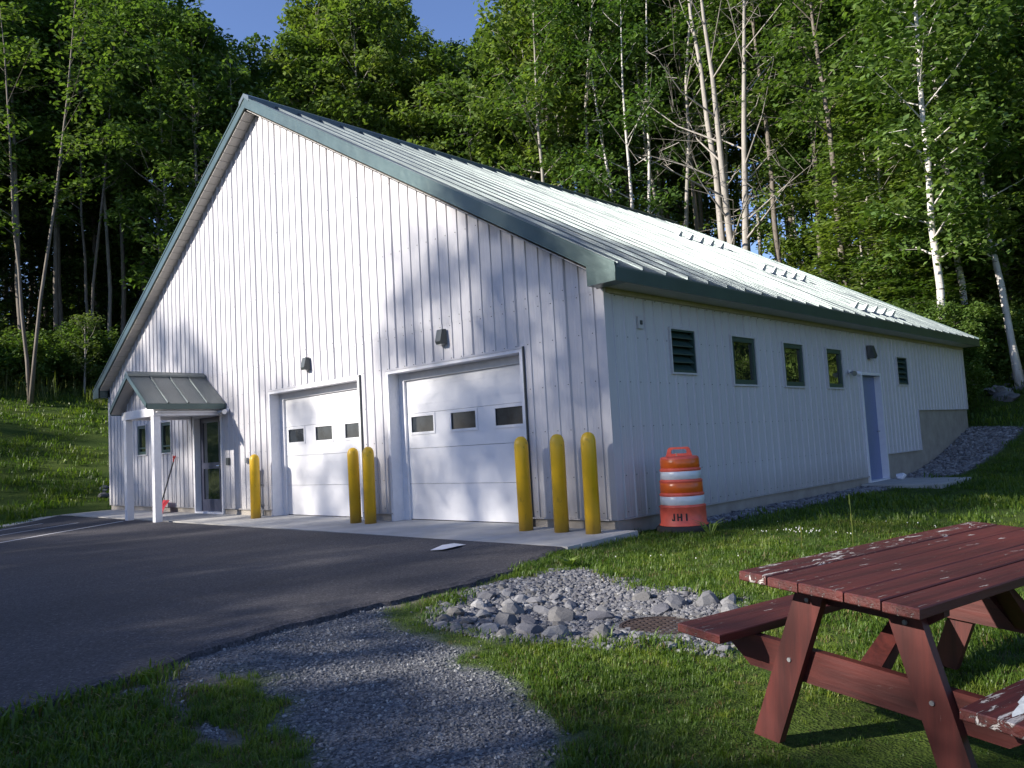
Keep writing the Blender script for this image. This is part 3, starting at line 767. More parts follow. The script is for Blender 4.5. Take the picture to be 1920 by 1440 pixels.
# ---- wall packs, security lamps, boxes, conduit: parts of the building
def wall_pack(x, y, z, rz, s=1.):
    m = MB(); m.add([(-.11, 0, .16), (.11, 0, .16), (.11, 0, -.16), (-.11, 0, -.16), (-.085, -.10, .155), (.085, -.10, .155), (.085, -.165, -.10), (-.085, -.165, -.10), (-.085, -.13, -.16), (.085, -.13, -.16)],
                    [(0, 4, 5, 1), (4, 7, 6, 5), (7, 8, 9, 6), (8, 3, 2, 9), (0, 3, 8, 7, 4), (1, 5, 6, 9, 2)])
    o = m.build("wall_lamp", M['darkgrey'], BL); o.location = (x, y, z); o.rotation_euler = (0, 0, rz); o.scale = (s, s, s)
    l = MB(); l.box(-.075, .075, -.125, -.02, -.172, -.1605); l.build("lens", M['lamplens'], o)
wall_pack(-3.09, -.024, 2.84, 0, .72); wall_pack(-6.97, -.024, 2.86, 0, .72); wall_pack(.022, 8.84, 2.63, math.pi / 2, .85)
def spot(x, y, z, rz):
    m = MB(); m.lathe([(.05, 0), (.05, .02)], 12); o = m.build("security_lamp", M['white'], BL, loc=(x, y, z)); o.rotation_euler = (math.pi / 2, 0, rz)
    for s in (-1, 1):
        k = MB(); k.tube([(0, 0, .02), (s * .05, -.03, .07), (s * .09, -.02, .10)], [.012, .02, .035], 8); k.tube([(s * .075, -.02, .09), (s * .14, -.05, .15)], [.035, .05], 10)
        k.build("lamp_head", M['white'] if s > 0 else M['galv'], o)
spot(.024, 7.72, 2.19, math.pi / 2); spot(-10.2, -.024, 2.22, 0)
def wbox(name, x, y, z, w, h, d, ax, mat):
    m = MB()
    if ax == 'y': m.box(x - w / 2, x + w / 2, y - d, y, z - h / 2, z + h / 2, .006)
    else: m.box(x, x + d, y - w / 2, y + w / 2, z - h / 2, z + h / 2, .006)
    return m.build(name, M[mat], BL)
wbox("keypad", -10.25, -.002, 1.12, .10, .16, .05, 'y', 'darkgrey'); wbox("switch_box", -9.43, -.002, 1.12, .08, .11, .05, 'y', 'galv')
wbox("outlet_cover", 0.002, .75, 2.66, .12, .17, .03, 'x', 'siding'); wbox("outlet_face", 0.033, .75, 2.66, .045, .06, .012, 'x', 'darkgrey')
m = MB(); m.tube([(-8.80, -.03, -.02), (-8.80, -.03, .10), (-8.86, -.05, .20), (-8.86, -.05, .62), (-8.85, -.05, .86)], .022, 8)
m.tube([(-8.85, -.05, .86), (-8.85, -.09, .93), (-8.90, -.12, .90)], .035, 8); m.box(-8.93, -8.79, -.035, -.022, .60, .63); m.box(-8.93, -8.79, -.035, -.022, .20, .23)
m.build("conduit", M['galv'], BL)
# dark railing frame just past the far left corner
m = MB()
for y in (.35, .85): m.tube([(-17.9, y, -.1), (-17.9, y, 1.35)], .022, 6)
m.tube([(-17.9, .33, 1.35), (-17.9, .87, 1.35)], .022, 6); m.tube([(-17.9, .35, .75), (-17.9, .85, .75)], .018, 6)
tag(m.build("guard_rail", M['black']), "short black pipe rail standing at the left end of the building", "railing")

# ------------------------------------------------------------------ bollards
bprof = [(.095, 0), (.095, 1.12), (.093, 1.15), (.086, 1.18), (.072, 1.21), (.050, 1.232), (.024, 1.243), (.002, 1.246)]
m = MB(); m.lathe(bprof, 28); bm_ = m.mesh("bollard", M['yellow'], True)
bl = [(-8.50, "yellow bollard standing alone left of the left garage door"),
      (-5.13, "left one of two close yellow bollards between the garage doors"),
      (-4.72, "right one of two close yellow bollards between the garage doors"),
      (-1.245, "yellow bollard overlapping the right edge of the right garage door"),
      (-.625, "middle of three yellow bollards right of the garage doors"),
      (-.115, "yellow bollard nearest the building corner and the orange barrel")]
for x, lab in bl:
    o = link("bollard", bm_, None, (x, -.35, -.012), (rnd.uniform(-.008, .008), rnd.uniform(-.008, .008), rnd.uniform(0, 6)))
    tag(o, lab, "bollard", "yellow bollards guarding the garage doors")

# ------------------------------------------------------------------ traffic barrel
BX, BY = .56, .62; bz = float(gz(BX, BY)) + .0
B = empty("traffic_barrel", (BX, BY, bz)); B.scale = (1, 1, .965); tag(B, "orange and white striped traffic barrel lettered JHI on a black base", "traffic barrel")
m = MB(); m.lathe([(.33, 0), (.345, .02), (.345, .07), (.315, .10), (.305, .105)], 36); m.build("rubber_base", M['rubber'], B, True)
def band(z0, z1, r0, r1, mat, name):
    m = MB(); m.lathe([(r0 - .004, z0), (r0, z0 + .004), (r1, z1 - .004), (r1 - .004, z1)], 40, caps=False); m.build(name, mat, B, True)
body = [(.30, .10), (.305, .115), (.286, .13), (.282, .33), (.288, .338), (.288, .352), (.272, .36), (.272, .485), (.278, .492), (.278, .506), (.262, .515), (.262, .655), (.268, .662), (.268, .676), (.250, .685),
        (.250, .80), (.256, .808), (.256, .822), (.240, .83), (.240, .955), (.232, .975), (.205, .985), (.05, .99)]
m = MB(); m.lathe(body, 40); m.build("barrel_body", M['orange'], B, True)
band(.368, .480, .2755, .2745, M['white_sheet'], "reflective_stripe"); band(.522, .650, .2655, .2645, M['orange_sheet'], "reflective_stripe")
band(.692, .796, .2535, .2525, M['white_sheet'], "reflective_stripe"); band(.838, .950, .2435, .2425, M['orange_sheet'], "reflective_stripe")
# handle: upright plate with slot, across the view
ha = math.atan2(CAM[1] - BY, CAM[0] - BX)
m = MB(); t = .03
outl = [(-.165, 0), (-.135, .10), (-.115, .118), (.115, .118), (.135, .10), (.165, 0)]; inn = [(-.095, .035), (-.095, .075), (-.075, .09), (.075, .09), (.095, .075), (.095, .035)]
pts = [(p[0], -t / 2, p[1]) for p in outl + inn] + [(p[0], t / 2, p[1]) for p in outl + inn]
f = []
for i in range(5): f += [(i, i + 1, i + 7, i + 6), (i + 12, i + 18, i + 19, i + 13), (i, i + 12, i + 13, i + 1), (i + 6, i + 7, i + 19, i + 18)]
f += [(0, 6, 11, 5), (12, 17, 23, 18), (6, 18, 23, 11)]
m.add(pts, f); o = m.build("handle", M['orange'], B, loc=(0, 0, .985)); o.rotation_euler = (0, 0, ha + math.pi / 2 - .12)
m = MB(); m.tube([(-.03, 0, .985), (-.03, 0, 1.03)], .014, 8); o = m.build("lamp_bolt", M['tan_trim'], B); o.rotation_euler = (0, 0, ha + math.pi / 2)
def strokes(ch):
    return {'J': [(.55, 0, 1, 1), (0, 0, .55, .2), (0, 0, .3, .3)], 'H': [(0, 0, .3, 1), (.7, 0, 1, 1), (.3, .42, .7, .6)], 'I': [(.3, 0, .7, 1)]}[ch]
cx_ = -.155
for ch, w_ in (('J', .042), ('H', .062), ('I', .05)):
    m = MB(); H_ = .092
    for (a, b, c, d_) in strokes(ch):
        nst = max(1, int((c - a) * w_ / .01))
        for i in range(nst):
            u0 = cx_ + (a + (c - a) * i / nst) * w_; u1 = cx_ + (a + (c - a) * (i + 1) / nst) * w_
            z0, z1 = .175 + b * H_, .175 + d_ * H_; r = .2868
            q = []
            for u, z in ((u0, z0), (u1, z0), (u1, z1), (u0, z1)):
                an = ha + .03 + u / r; q.append((r * math.cos(an), r * math.sin(an), z))
            m.add(q, [(0, 1, 2, 3)])
    m.build("painted_letter", M['paint'], B); cx_ += w_ + .028

# ------------------------------------------------------------------ snow shovel leaning on the wall
S = empty("snow_shovel", (-13.25, -.30, -.01)); tag(S, "snow shovel with red blade and red grip leaning on the wall under the porch", "shovel")
m = MB()
for i in range(6):
    t0, t1 = i / 6, (i + 1) / 6
    fz = lambda t: (.30 * t, -.10 * math.cos(t * 2.2) + .10)
    z0, y0_ = fz(t0); z1, y1_ = fz(t1)
    m.add([(-.23, y0_, z0), (.23, y0_, z0), (.23, y1_, z1), (-.23, y1_, z1), (-.23, y0_ - .004, z0), (.23, y0_ - .004, z0), (.23, y1_ - .004, z1), (-.23, y1_ - .004, z1)], [(0, 1, 2, 3), (7, 6, 5, 4), (0, 3, 7, 4), (1, 5, 6, 2)])
m.build("blade", M['red'], S)
m = MB(); m.tube([(0, .04, .16), (.10, .12, .55), (.34, .225, 1.20)], .016, 8); m.build("shaft", M['black'], S)
m = MB(); m.tube([(.34, .225, 1.20), (.345, .228, 1.25), (.30, .24, 1.33), (.42, .24, 1.33), (.35, .228, 1.25)], .017, 8); m.build("grip", M['red'], S)

# ------------------------------------------------------------------ scrap on the asphalt, white stone
m = MB(); za = float(asphalt_z(0, -1.85)) + .005
m.add([(-1.10, -2.12, za), (-.92, -2.10, za + .012), (-.93, -1.86, za + .02), (-1.06, -1.60, za), (-1.24, -1.63, za + .012), (-1.19, -1.86, za + .022)], [(0, 1, 2, 5), (5, 2, 3, 4)])
m.add([(-1.10, -2.12, za - .003), (-.92, -2.10, za + .009), (-.93, -1.86, za + .016), (-1.06, -1.60, za - .003), (-1.24, -1.63, za + .009), (-1.19, -1.86, za + .018)], [(5, 2, 1, 0), (4, 3, 2, 5)])
tag(m.build("paper_scrap", M['white']), "torn white scrap lying flat on the asphalt before the apron", "litter")

def rock_mesh(seed, sub=2, mat='stone', flat=.62):
    r = np.random.default_rng(seed)
    import bmesh
    bm = bmesh.new(); bmesh.ops.create_icosphere(bm, subdivisions=sub, radius=1)
    planes = [(Vector(r.normal(size=3)).normalized(), r.uniform(.5, .85)) for _ in range(13)]
    for v in bm.verts:
        for n, d in planes:
            k = v.co.dot(n)
            if k > d: v.co -= n * (k - d)
        v.co += Vector(r.normal(size=3)) * .02
        v.co.z *= flat
    me = bpy.data.meshes.new("stone"); bm.to_mesh(me); bm.free(); me.materials.append(M[mat]); return me
ROCKS = [rock_mesh(100 + i, 2, 'stone', .7) for i in range(6)]
SM = [rock_mesh(200 + i, 1, 'stone', .6) for i in range(5)]
PB = [rock_mesh(300 + i, 1, 'pebble', .65) for i in range(4)]
TR = [rock_mesh(400 + i, 1, 'strip', .6) for i in range(4)]
o = link("white_stone", rock_mesh(55, 2, 'white', .8), None, (.26, 9.40, .06), (0, 0, 1), (.13, .11, .13)); tag(o, "white rounded stone lying on the stoop beside the side door", "stone")

# ------------------------------------------------------------------ instancer (geometry nodes) for what nobody could count
def scatter(name, pts, rot, scl, sources, parent=None, kind='stuff'):
    me = bpy.data.meshes.new(name); me.vertices.add(len(pts)); me.vertices.foreach_set('co', np.asarray(pts, np.float32).ravel())
    a = me.attributes.new('rot', 'FLOAT_VECTOR', 'POINT'); a.data.foreach_set('vector', np.asarray(rot, np.float32).ravel())
    a = me.attributes.new('scl', 'FLOAT', 'POINT'); a.data.foreach_set('value', np.asarray(scl, np.float32))
    a = me.attributes.new('idx', 'INT', 'POINT'); a.data.foreach_set('value', rng.integers(0, len(sources), len(pts)).astype(np.int32))
    o = bpy.data.objects.new(name, me); COL.objects.link(o); o.parent = parent; tag(o, kind=kind)
    c = bpy.data.collections.new(name + "_kinds")
    for i, s in enumerate(sources):
        c.objects.link(bpy.data.objects.new("%s_kind" % name, s))
    ng = bpy.data.node_groups.new(name, 'GeometryNodeTree')
    ng.interface.new_socket('Geometry', in_out='INPUT', socket_type='NodeSocketGeometry'); ng.interface.new_socket('Geometry', in_out='OUTPUT', socket_type='NodeSocketGeometry')
    gi = ng.nodes.new('NodeGroupInput'); go = ng.nodes.new('NodeGroupOutput'); ip = ng.nodes.new('GeometryNodeInstanceOnPoints')
    ci = ng.nodes.new('GeometryNodeCollectionInfo'); ci.inputs['Collection'].default_value = c; ci.inputs['Separate Children'].default_value = True; ci.inputs['Reset Children'].default_value = True
    def at(n, t):
        x = ng.nodes.new('GeometryNodeInputNamedAttribute'); x.data_type = t; x.inputs[0].default_value = n; return x.outputs[0]
    e2r = ng.nodes.new('FunctionNodeEulerToRotation')
    ng.links.new(gi.outputs[0], ip.inputs['Points']); ng.links.new(ci.outputs[0], ip.inputs['Instance']); ip.inputs['Pick Instance'].default_value = True
    ng.links.new(at('idx', 'INT'), ip.inputs['Instance Index']); ng.links.new(at('rot', 'FLOAT_VECTOR'), e2r.inputs[0]); ng.links.new(e2r.outputs[0], ip.inputs['Rotation'])
    ng.links.new(at('scl', 'FLOAT'), ip.inputs['Scale']); ng.links.new(ip.outputs[0], go.inputs[0])
    md = o.modifiers.new('scatter', 'NODES'); md.node_group = ng
    return o
def pts_in(poly, n, off=0.):
    a = np.array(poly); lo = a.min(0); hi = a.max(0); p = rng.uniform(lo, hi, (n, 2)); return p[dist_poly(p[:, 0], p[:, 1], poly) < off]

# ---- rock bed round the drain: each larger stone is a part
bedm = MB(); RB = empty("rock_bed", (2.3, -3.3, 0)); tag(RB, kind='structure')
placed = []
big = [(1.26, -3.5, .13), (1.49, -4.04, .12), (1.67, -3.94, .10), (1.95, -3.97, .15), (1.55, -4.2, .10), (1.44, -3.75, .11), (2.31, -4.12, .16), (1.89, -3.5, .14), (2.15, -3.62, .19), (2.33, -3.40, .16),
       (2.46, -3.66, .15), (2.48, -3.16, .17), (2.28, -2.75, .14), (2.66, -2.83, .15), (2.86, -2.70, .15), (3.0, -2.66, .12), (2.78, -3.93, .14), (2.52, -4.06, .15), (2.04, -4.22, .13), (2.05, -3.85, .14), (1.75, -3.7, .13), (2.62, -2.98, .12), (3.12, -2.85, .13)]
GR = (2.50, 3.15, -3.62, -3.10)
for x, y, r in big: placed.append((x, y, r * .84))
cand = pts_in(BED, 6000, -.02)
for x, y in cand:
    if len(placed) >= 300: break
    if GR[0] - .05 < x < GR[1] + .05 and GR[2] - .05 < y < GR[3] + .05: continue
    r = rnd.uniform(.032, .072) * (1.3 if y < -3.1 else .72)
    if all((x - a) ** 2 + (y - b) ** 2 > (.82 * (r + c)) ** 2 for a, b, c in placed): placed.append((x, y, r))
for i, (x, y, r) in enumerate(placed):
    if GR[0] - r * .7 < x < GR[1] + r * .7 and GR[2] - r * .7 < y < GR[3] + r * .7: continue
    z = float(gz(x, y)) + r * .16
    me = ROCKS[i % 6] if r > .06 else SM[i % 5]
    s = (r * rnd.uniform(.9, 1.25), r * rnd.uniform(.65, .95), r * rnd.uniform(.7, 1.05))
    link("stone", me, RB, (x - 2.3, y + 3.3, z), (rnd.uniform(-.3, .3), rnd.uniform(-.3, .3), rnd.uniform(0, 6.28)), s)
p = pts_in(BED, 15000, .06); p = p[~((p[:, 0] > GR[0]) & (p[:, 0] < GR[1]) & (p[:, 1] > GR[2]) & (p[:, 1] < GR[3]))]
def scat_pebbles(name, p, smin, smax, src, parent=None, zoff=.2):
    s = rng.uniform(smin, smax, len(p)) * rng.choice([1, 1, 1.4], len(p))
    P3 = np.c_[p, gz(p[:, 0], p[:, 1]) + s * zoff]; rot = np.c_[rng.uniform(-.6, .6, (len(p), 2)), rng.uniform(0, 6.28, len(p))]
    o = scatter(name, P3, rot, s, src, parent); return o
o = scat_pebbles("small_stones", p, .010, .030, SM, RB); o.matrix_parent_inverse = Matrix.Translation((-2.3, 3.3, 0))
# gravel path pebbles, thickest near the viewer
p = pts_in(PATH, 44000, .05); D = np.hypot(p[:, 0] - CAM[0], p[:, 1] - CAM[1]); n1 = .10 * vnoise(p[:, 0], p[:, 1], 9, 3)
p = p[(dist_poly(p[:, 0], p[:, 1], PATH) + n1 < .03) & (rng.random(len(p)) < np.clip(6.5 / D ** 1.1, .3, 1))]
pb = np.concatenate([pts_in(BALD, 1800, 0), pts_in(BALD2, 300, 0), pts_in(PATH, 3000, .25)[:500]])
scat_pebbles("path_gravel", np.concatenate([p, pb]), .004, .012, PB)
p = pts_in(STRIP, 9000, 0); p = p[(p[:, 0] > .02) & ~((p[:, 0] < 1.47) & (p[:, 1] > 7.83) & (p[:, 1] < 9.77))]
scat_pebbles("wall_drain_stones", p, .025, .05, TR)
# rocks on the hill at the right, and at the far left corner
def rock_pile(name, cx, cy, rx, ry, n, smin, smax, label):
    root = empty(name, (cx, cy, 0)); tag(root, label, "rocks")
    for i in range(n):
        a = rnd.uniform(0, 6.28); q = math.sqrt(rnd.random()); x, y = cx + rx * q * math.cos(a), cy + ry * q * math.sin(a); s = rnd.uniform(smin, smax)
        link("stone", ROCKS[i % 6], root, (x - cx, y - cy, float(gz(x, y)) + s * .25), (rnd.uniform(-.4, .4), rnd.uniform(-.4, .4), rnd.uniform(0, 6)), (s * 1.2, s, s * .8))
rock_pile("rock_pile", .9, 20.6, 1.6, 2.2, 60, .12, .34, "pale riprap stones on the grassy bank right of the building")
rock_pile("rock_pile", -19.6, 1.2, .9, .7, 24, .10, .22, "small heap of grey stones by the left end of the building")

# ---- drain grate
G = empty("drain_grate", (2.84, -3.36, float(gz(2.84, -3.36)) + .012), .12); G.scale = (.84, .84, 1); tag(G, "rusty round holed iron drain grate set among the stones", "drain grate")
m = MB(); n = 40
m.lathe([(.325, -.05), (.325, 0), (.30, 0), (.30, -.05)], 40, caps=False); m.build("rim", M['iron'], G)
m = MB(); k = -.27
while k < .28:
    hw = math.sqrt(max(0, .302 ** 2 - k * k)); m.box(-hw, hw, k - .012, k + .012, -.035, -.003); m.box(k - .012, k + .012, -hw, hw, -.036, -.0045); k += .066
m.build("bars", M['iron'], G)
m = MB(); m.lathe([(.31, -.12), (.31, -.11)], 30); m.build("sump", M['black'], G)

# ------------------------------------------------------------------ picnic table
def Rm(yaw, rx, ry): return Matrix.Rotation(rx, 4, 'X') @ Matrix.Rotation(ry, 4, 'Y') @ Matrix.Rotation(yaw, 4, 'Z')
T = empty("picnic_table"); tag(T, "weathered dark red wooden picnic table with attached benches on the lawn", "picnic table")
RT = Rm(-.198, .021, .069); T.matrix_world = Matrix.Translation((4.847, -5.215, .534)) @ RT @ Matrix.Translation((0, 0, -.735))
H0 = .735; TL = 1.872
bx = -.3675
for w_ in (.134, .138, .187, .139, .134):
    m = MB(); sag = rnd.uniform(-.003, .002); m.box(0, w_ - .005, 0, TL, 0, .038, .004)
    o = m.build("top_board", M['wood_worn'] if w_ in (.134,) and bx < -.3 else M['wood'], T, loc=(bx, rnd.uniform(-.004, .004), H0 - .038 + sag)); bx += w_ + .0008
for a, lab in ((-.3675 - .348, 0), (.3675 + .348 - .234, 1)):
    m = MB(); m.box(0, .234, 0, TL, 0, .038, .004); o = m.build("bench_board", M['wood_worn'] if lab else M['wood'], T, loc=(a, .003, H0 - .286 - .038))
    if lab: o['label'] = "bench board with a large peeled white patch"
for yf, sgn in ((.20, 1), (TL - .238, -1)):
    for s in (-1, 1):
        m = MB(); zt_, zb_ = H0 - .040, .0; xt, xb = s * .175, s * .415
        m.prism([(xb - .064, yf, zb_), (xb + .064, yf, zb_), (xt + .064, yf, zt_), (xt - .064, yf, zt_)], (0, .038, 0)); m.build("leg", M['woodleg'], T)
    y2 = yf + .0385 * sgn
    m = MB(); zz = H0 - .326
    m.prism([(-.52, y2, zz - .137), (.52, y2, zz - .137), (.625, y2, zz - .06), (.625, y2, zz - .001), (-.625, y2, zz - .001), (-.625, y2, zz - .06)], (0, .038, 0)); m.build("bench_support", M['woodbar'], T)
    m = MB(); m.prism([(-.25, y2, H0 - .128), (.25, y2, H0 - .128), (.32, y2, H0 - .08), (.32, y2, H0 - .040), (-.32, y2, H0 - .040), (-.32, y2, H0 - .08)], (0, .038, 0)); m.build("top_cleat", M['woodbar'], T)
    m = MB(); ya, yb = y2 + (.0385 if sgn > 0 else 0), TL / 2 - sgn * .12
    m.prism([(-.045, ya, zz - .12), (-.045, ya, zz - .03), (-.045, yb, H0 - .041), (-.045, yb - sgn * .10, H0 - .041)], (.09, 0, 0)); m.build("diagonal_brace", M['woodleg'], T)
m = MB(); m.box(-.045, .045, TL / 2 - .019, TL / 2 + .019, 0, .09); m = MB()
for s in (-1, 1):
    for yf in (.198, TL - .198):
        for z in (.36, .62):
            m.tube([(s * (.175 + (H0 - .04 - z) * .345), yf - .004, z), (s * (.175 + (H0 - .04 - z) * .345), yf + .003, z)], .009, 8)
m.build("bolt_heads", M['galv'], T)
pe = MB(); r_ = np.random.default_rng(9)
ring = [(.33 + .055 * math.cos(a) * r_.uniform(.75, 1.1) * 1.0, .42 + .36 * math.sin(a) * r_.uniform(.75, 1.1)) for a in np.linspace(0, 6.28, 22)[:-1]]
zc = H0 - .286 + .0012
pe.add([(p_[0] + .28, p_[1], zc) for p_ in ring], [tuple(range(len(ring)))]); o = pe.build("peeled_patch", simple("bare_primer", (.52, .55, .55), .8, var=.25, scale=25), T)

# ------------------------------------------------------------------ grass
def tuft(seed, n, h, w, spread, lean, mat='grass'):
    r = np.random.default_rng(seed); m = MB()
    for i in range(n):
        a = r.uniform(0, 6.28); q = spread * math.sqrt(r.random()); x, y = q * math.cos(a), q * math.sin(a)
        d = r.uniform(0, 6.28); hh = h * r.uniform(.5, 1.15); ln = lean * r.uniform(.2, 1.3); ww = w * r.uniform(.7, 1.3)
        dx, dy = math.cos(d), math.sin(d); px, py = -dy * ww, dx * ww
        p1 = (x + dx * ln * hh * .35, y + dy * ln * hh * .35, hh * .6); p2 = (x + dx * ln * hh, y + dy * ln * hh, hh * (1 - .25 * ln))
        m.add([(x - px, y - py, 0), (x + px, y + py, 0), (p1[0] + px * .8, p1[1] + py * .8, p1[2]), (p1[0] - px * .8, p1[1] - py * .8, p1[2]), p2], [(0, 1, 2, 3), (3, 2, 4)])
    return m.mesh("tuft", M[mat])
T_N = [tuft(i, 18, .043, .0023, .036, .7) for i in range(5)] + [tuft(9, 12, .032, .0022, .035, 1.0, 'grass_brown'), tuft(8, 10, .026, .002, .04, 1.2, 'grass_brown')]
T_M = [tuft(20 + i, 15, .055, .0030, .07, .75) for i in range(5)] + [tuft(29, 12, .045, .003, .07, 1.0, 'grass_brown')]
T_F = [tuft(40 + i, 16, .10, .009, .20, .6) for i in range(4)]
T_D = [tuft(60 + i, 22, .85, .014, .45, .35, 'grass_dry') for i in range(4)]
def lawn_mask(x, y):
    nz = .10 * vnoise(x, y, 9, 3); keep = np.ones(x.shape, bool)
    keep &= (dist_poly(x, y, PATH) + nz) > .03 + .05 * rng.random(x.shape)
    keep &= dist_poly(x, y, BED) + nz * .6 > .0
    keep &= ~((np.minimum(dist_poly(x, y, BALD), dist_poly(x, y, BALD2)) + nz * .5 < .02) & (rng.random(x.shape) < .93))
    keep &= dist_poly(x, y, STRIP) > .0
    keep &= ~((x < edge_x(y) + .03) & (y > -30) & (y < 0) & (x > -16.9 + (-1.4 - y) * 1.45 - .2))
    keep &= dist_poly(x, y, BLDG) > .06
    keep &= ~((x < .33) & (x > -18.7) & (y > -1.6) & (y < .1))
    keep &= ~((x > 0) & (x < 1.47) & (y > 7.83) & (y < 9.77))
    keep &= np.hypot(x - 2.82, y + 3.37) > .35
    return keep
cf = math.cos(YAW); sf = math.sin(YAW)
def in_view(x, y, mg=1.06):
    dx, dy = x - CAM[0], y - CAM[1]; r = cf * dx + sf * dy; f = -sf * dx + cf * dy
    return (f > .6) & (np.abs(r) < (960 / FPX) * f * mg + .5)
def sample(dens, dmin, dmax, lo=(-60, -9), hi=(30, 45)):
    A = (dmax ** 2 - dmin ** 2) * .64; n = int(A * dens)
    th = rng.uniform(-.62, .62, n) + YAW; D = np.sqrt(rng.uniform(dmin ** 2, dmax ** 2, n))
    x = CAM[0] - np.sin(th) * D; y = CAM[1] + np.cos(th) * D; k = in_view(x, y); x, y = x[k], y[k]; k = lawn_mask(x, y); return x[k], y[k]
def grass(name, x, y, src, s0, s1, thin=.0, sink=.006):
    pn = vnoise(x, y, 2.2, 8); fine = vnoise(x, y, 7, 18)
    k = rng.random(len(x)) < np.clip(1 - thin + .35 * pn + .2 * fine, .15, 1); x, y, pn, fine = x[k], y[k], pn[k], fine[k]
    s = rng.uniform(s0, s1, len(x)) * np.clip(1 + .28 * pn + .2 * fine, .5, 1.7)
    rot = np.c_[rng.uniform(-.15, .15, (len(x), 2)), rng.uniform(0, 6.28, len(x))]
    return scatter(name, np.c_[x, y, gz(x, y) - sink], rot, s, src)
x, y = sample(720, 1.2, 5.2); grass("lawn_grass", x, y, T_N, .8, 1.3, .02)
x, y = sample(290, 5.2, 11.); grass("lawn_grass", x, y, T_M, .7, 1.35, .1)
x, y = sample(26, 11, 24); grass("lawn_grass", x, y, T_F, .6, 1.1, .05)
x, y = sample(9, 24, 46); th = np.degrees(np.arctan2(-(x - CAM[0]), y - CAM[1])); D = np.hypot(x - CAM[0], y - CAM[1]); k = D < fdist(th) + 1; grass("bank_grass", x[k], y[k], T_F, 1.1, 2.0, .05)
# taller rough grass and weeds along the wood's edge
x, y = sample(1.6, 22, 50); th = np.degrees(np.arctan2(-(x - CAM[0]), y - CAM[1])); D = np.hypot(x - CAM[0], y - CAM[1]); k = (np.abs(D - fdist(th) + 1.5 - vnoise(x, y, .5, 4)) < 2.6)
grass("meadow_edge", x[k], y[k], T_D, .6, 1.3, .0)
# a few longer tufts along the edges and among the stones
xs_, ys_ = [], []
for _ in range(900):
    i = rnd.randrange(len(BED)); a, b = BED[i], BED[(i + 1) % len(BED)]; t = rnd.random(); q = (a[0] + (b[0] - a[0]) * t + rnd.gauss(0, .06), a[1] + (b[1] - a[1]) * t + rnd.gauss(0, .06))
    if q[0] < 3.0 or q[1] < -3: xs_.append(q[0]); ys_.append(q[1])
for _ in range(520):
    t = rnd.choice([rnd.uniform(-4.1, -1.5), rnd.uniform(-4.1, -1.5), rnd.uniform(-8, -6.0)]); xs_.append(float(edge_x(t)) + abs(rnd.gauss(.06, .05))); ys_.append(t)
xs_, ys_ = np.array(xs_), np.array(ys_); k = rng.random(len(xs_)) < np.clip(.5 + .6 * vnoise(xs_, ys_, 3, 12), 0, 1)
grass("edge_weeds", xs_[k], ys_[k], T_M, .9, 1.9, 0)
# white clover heads
m = MB(); m.lathe([(.001, -.006), (.008, 0), (.009, .006), (.004, .013), (.0005, .015)], 6); fl = m.mesh("clover_head", M['flower'])
q = np.concatenate([rng.normal((2.0, .85), (.22, .12), (34, 2)), rng.normal((1.5, -1.0), (.9, .5), (9, 2)), rng.normal((3.0, 1.5), (.7, .6), (12, 2))])
q = q[lawn_mask(q[:, 0], q[:, 1])]
scatter("clover_flowers", np.c_[q, gz(q[:, 0], q[:, 1]) + .055], np.zeros((len(q), 3)), rng.uniform(.55, 1.0, len(q)), [fl])

# dandelion-like weed and tall seed stalks
def weed(x, y, n, h, w, name, lab, cat):
    m = MB()
    for i in range(n):
        a = 6.28 * i / n + rnd.uniform(-.3, .3); l = h * rnd.uniform(.7, 1.1); dx, dy = math.cos(a), math.sin(a); px, py = -dy * w, dx * w
        m.add([(0, 0, 0), (dx * l * .4 + px, dy * l * .4 + py, l * .6), (dx * l * .9, dy * l * .9, l * .75), (dx * l * .4 - px, dy * l * .4 - py, l * .6)], [(0, 1, 2, 3)])
    tag(m.build(name, M['leaf_yellow'], loc=(x, y, float(gz(x, y)) - .01)), lab, cat)
weed(.98, -2.12, 9, .17, .028, "broadleaf_weed", "broad leafed green weed at the far edge of the stone bed", "weed")
weed(1.06, .38, 16, .28, .012, "grass_clump", "tall grass clump growing just right of the traffic barrel", "grass")
for x, y, h in ((2.72, .42, .52), (2.45, -.2, .26), (2.85, .1, .36)):
    m = MB(); m.tube([(0, 0, 0), (.01, 0, h * .6), (0, .01, h)], [.003, .003, .007], 5); m.tube([(0, .01, h * .8), (0, .01, h)], [.008, .003], 5)
    tag(m.build("grass_stalk", M['grass_dry'], loc=(x, y, float(gz(x, y)))), {.52: "tallest grass seed stalk standing beyond the picnic table", .26: "shortest grass seed stalk beyond the picnic table, nearest the barrel", .36: "middle height grass seed stalk beyond the picnic table"}[h], "grass stalk", "seed stalks behind the picnic table")

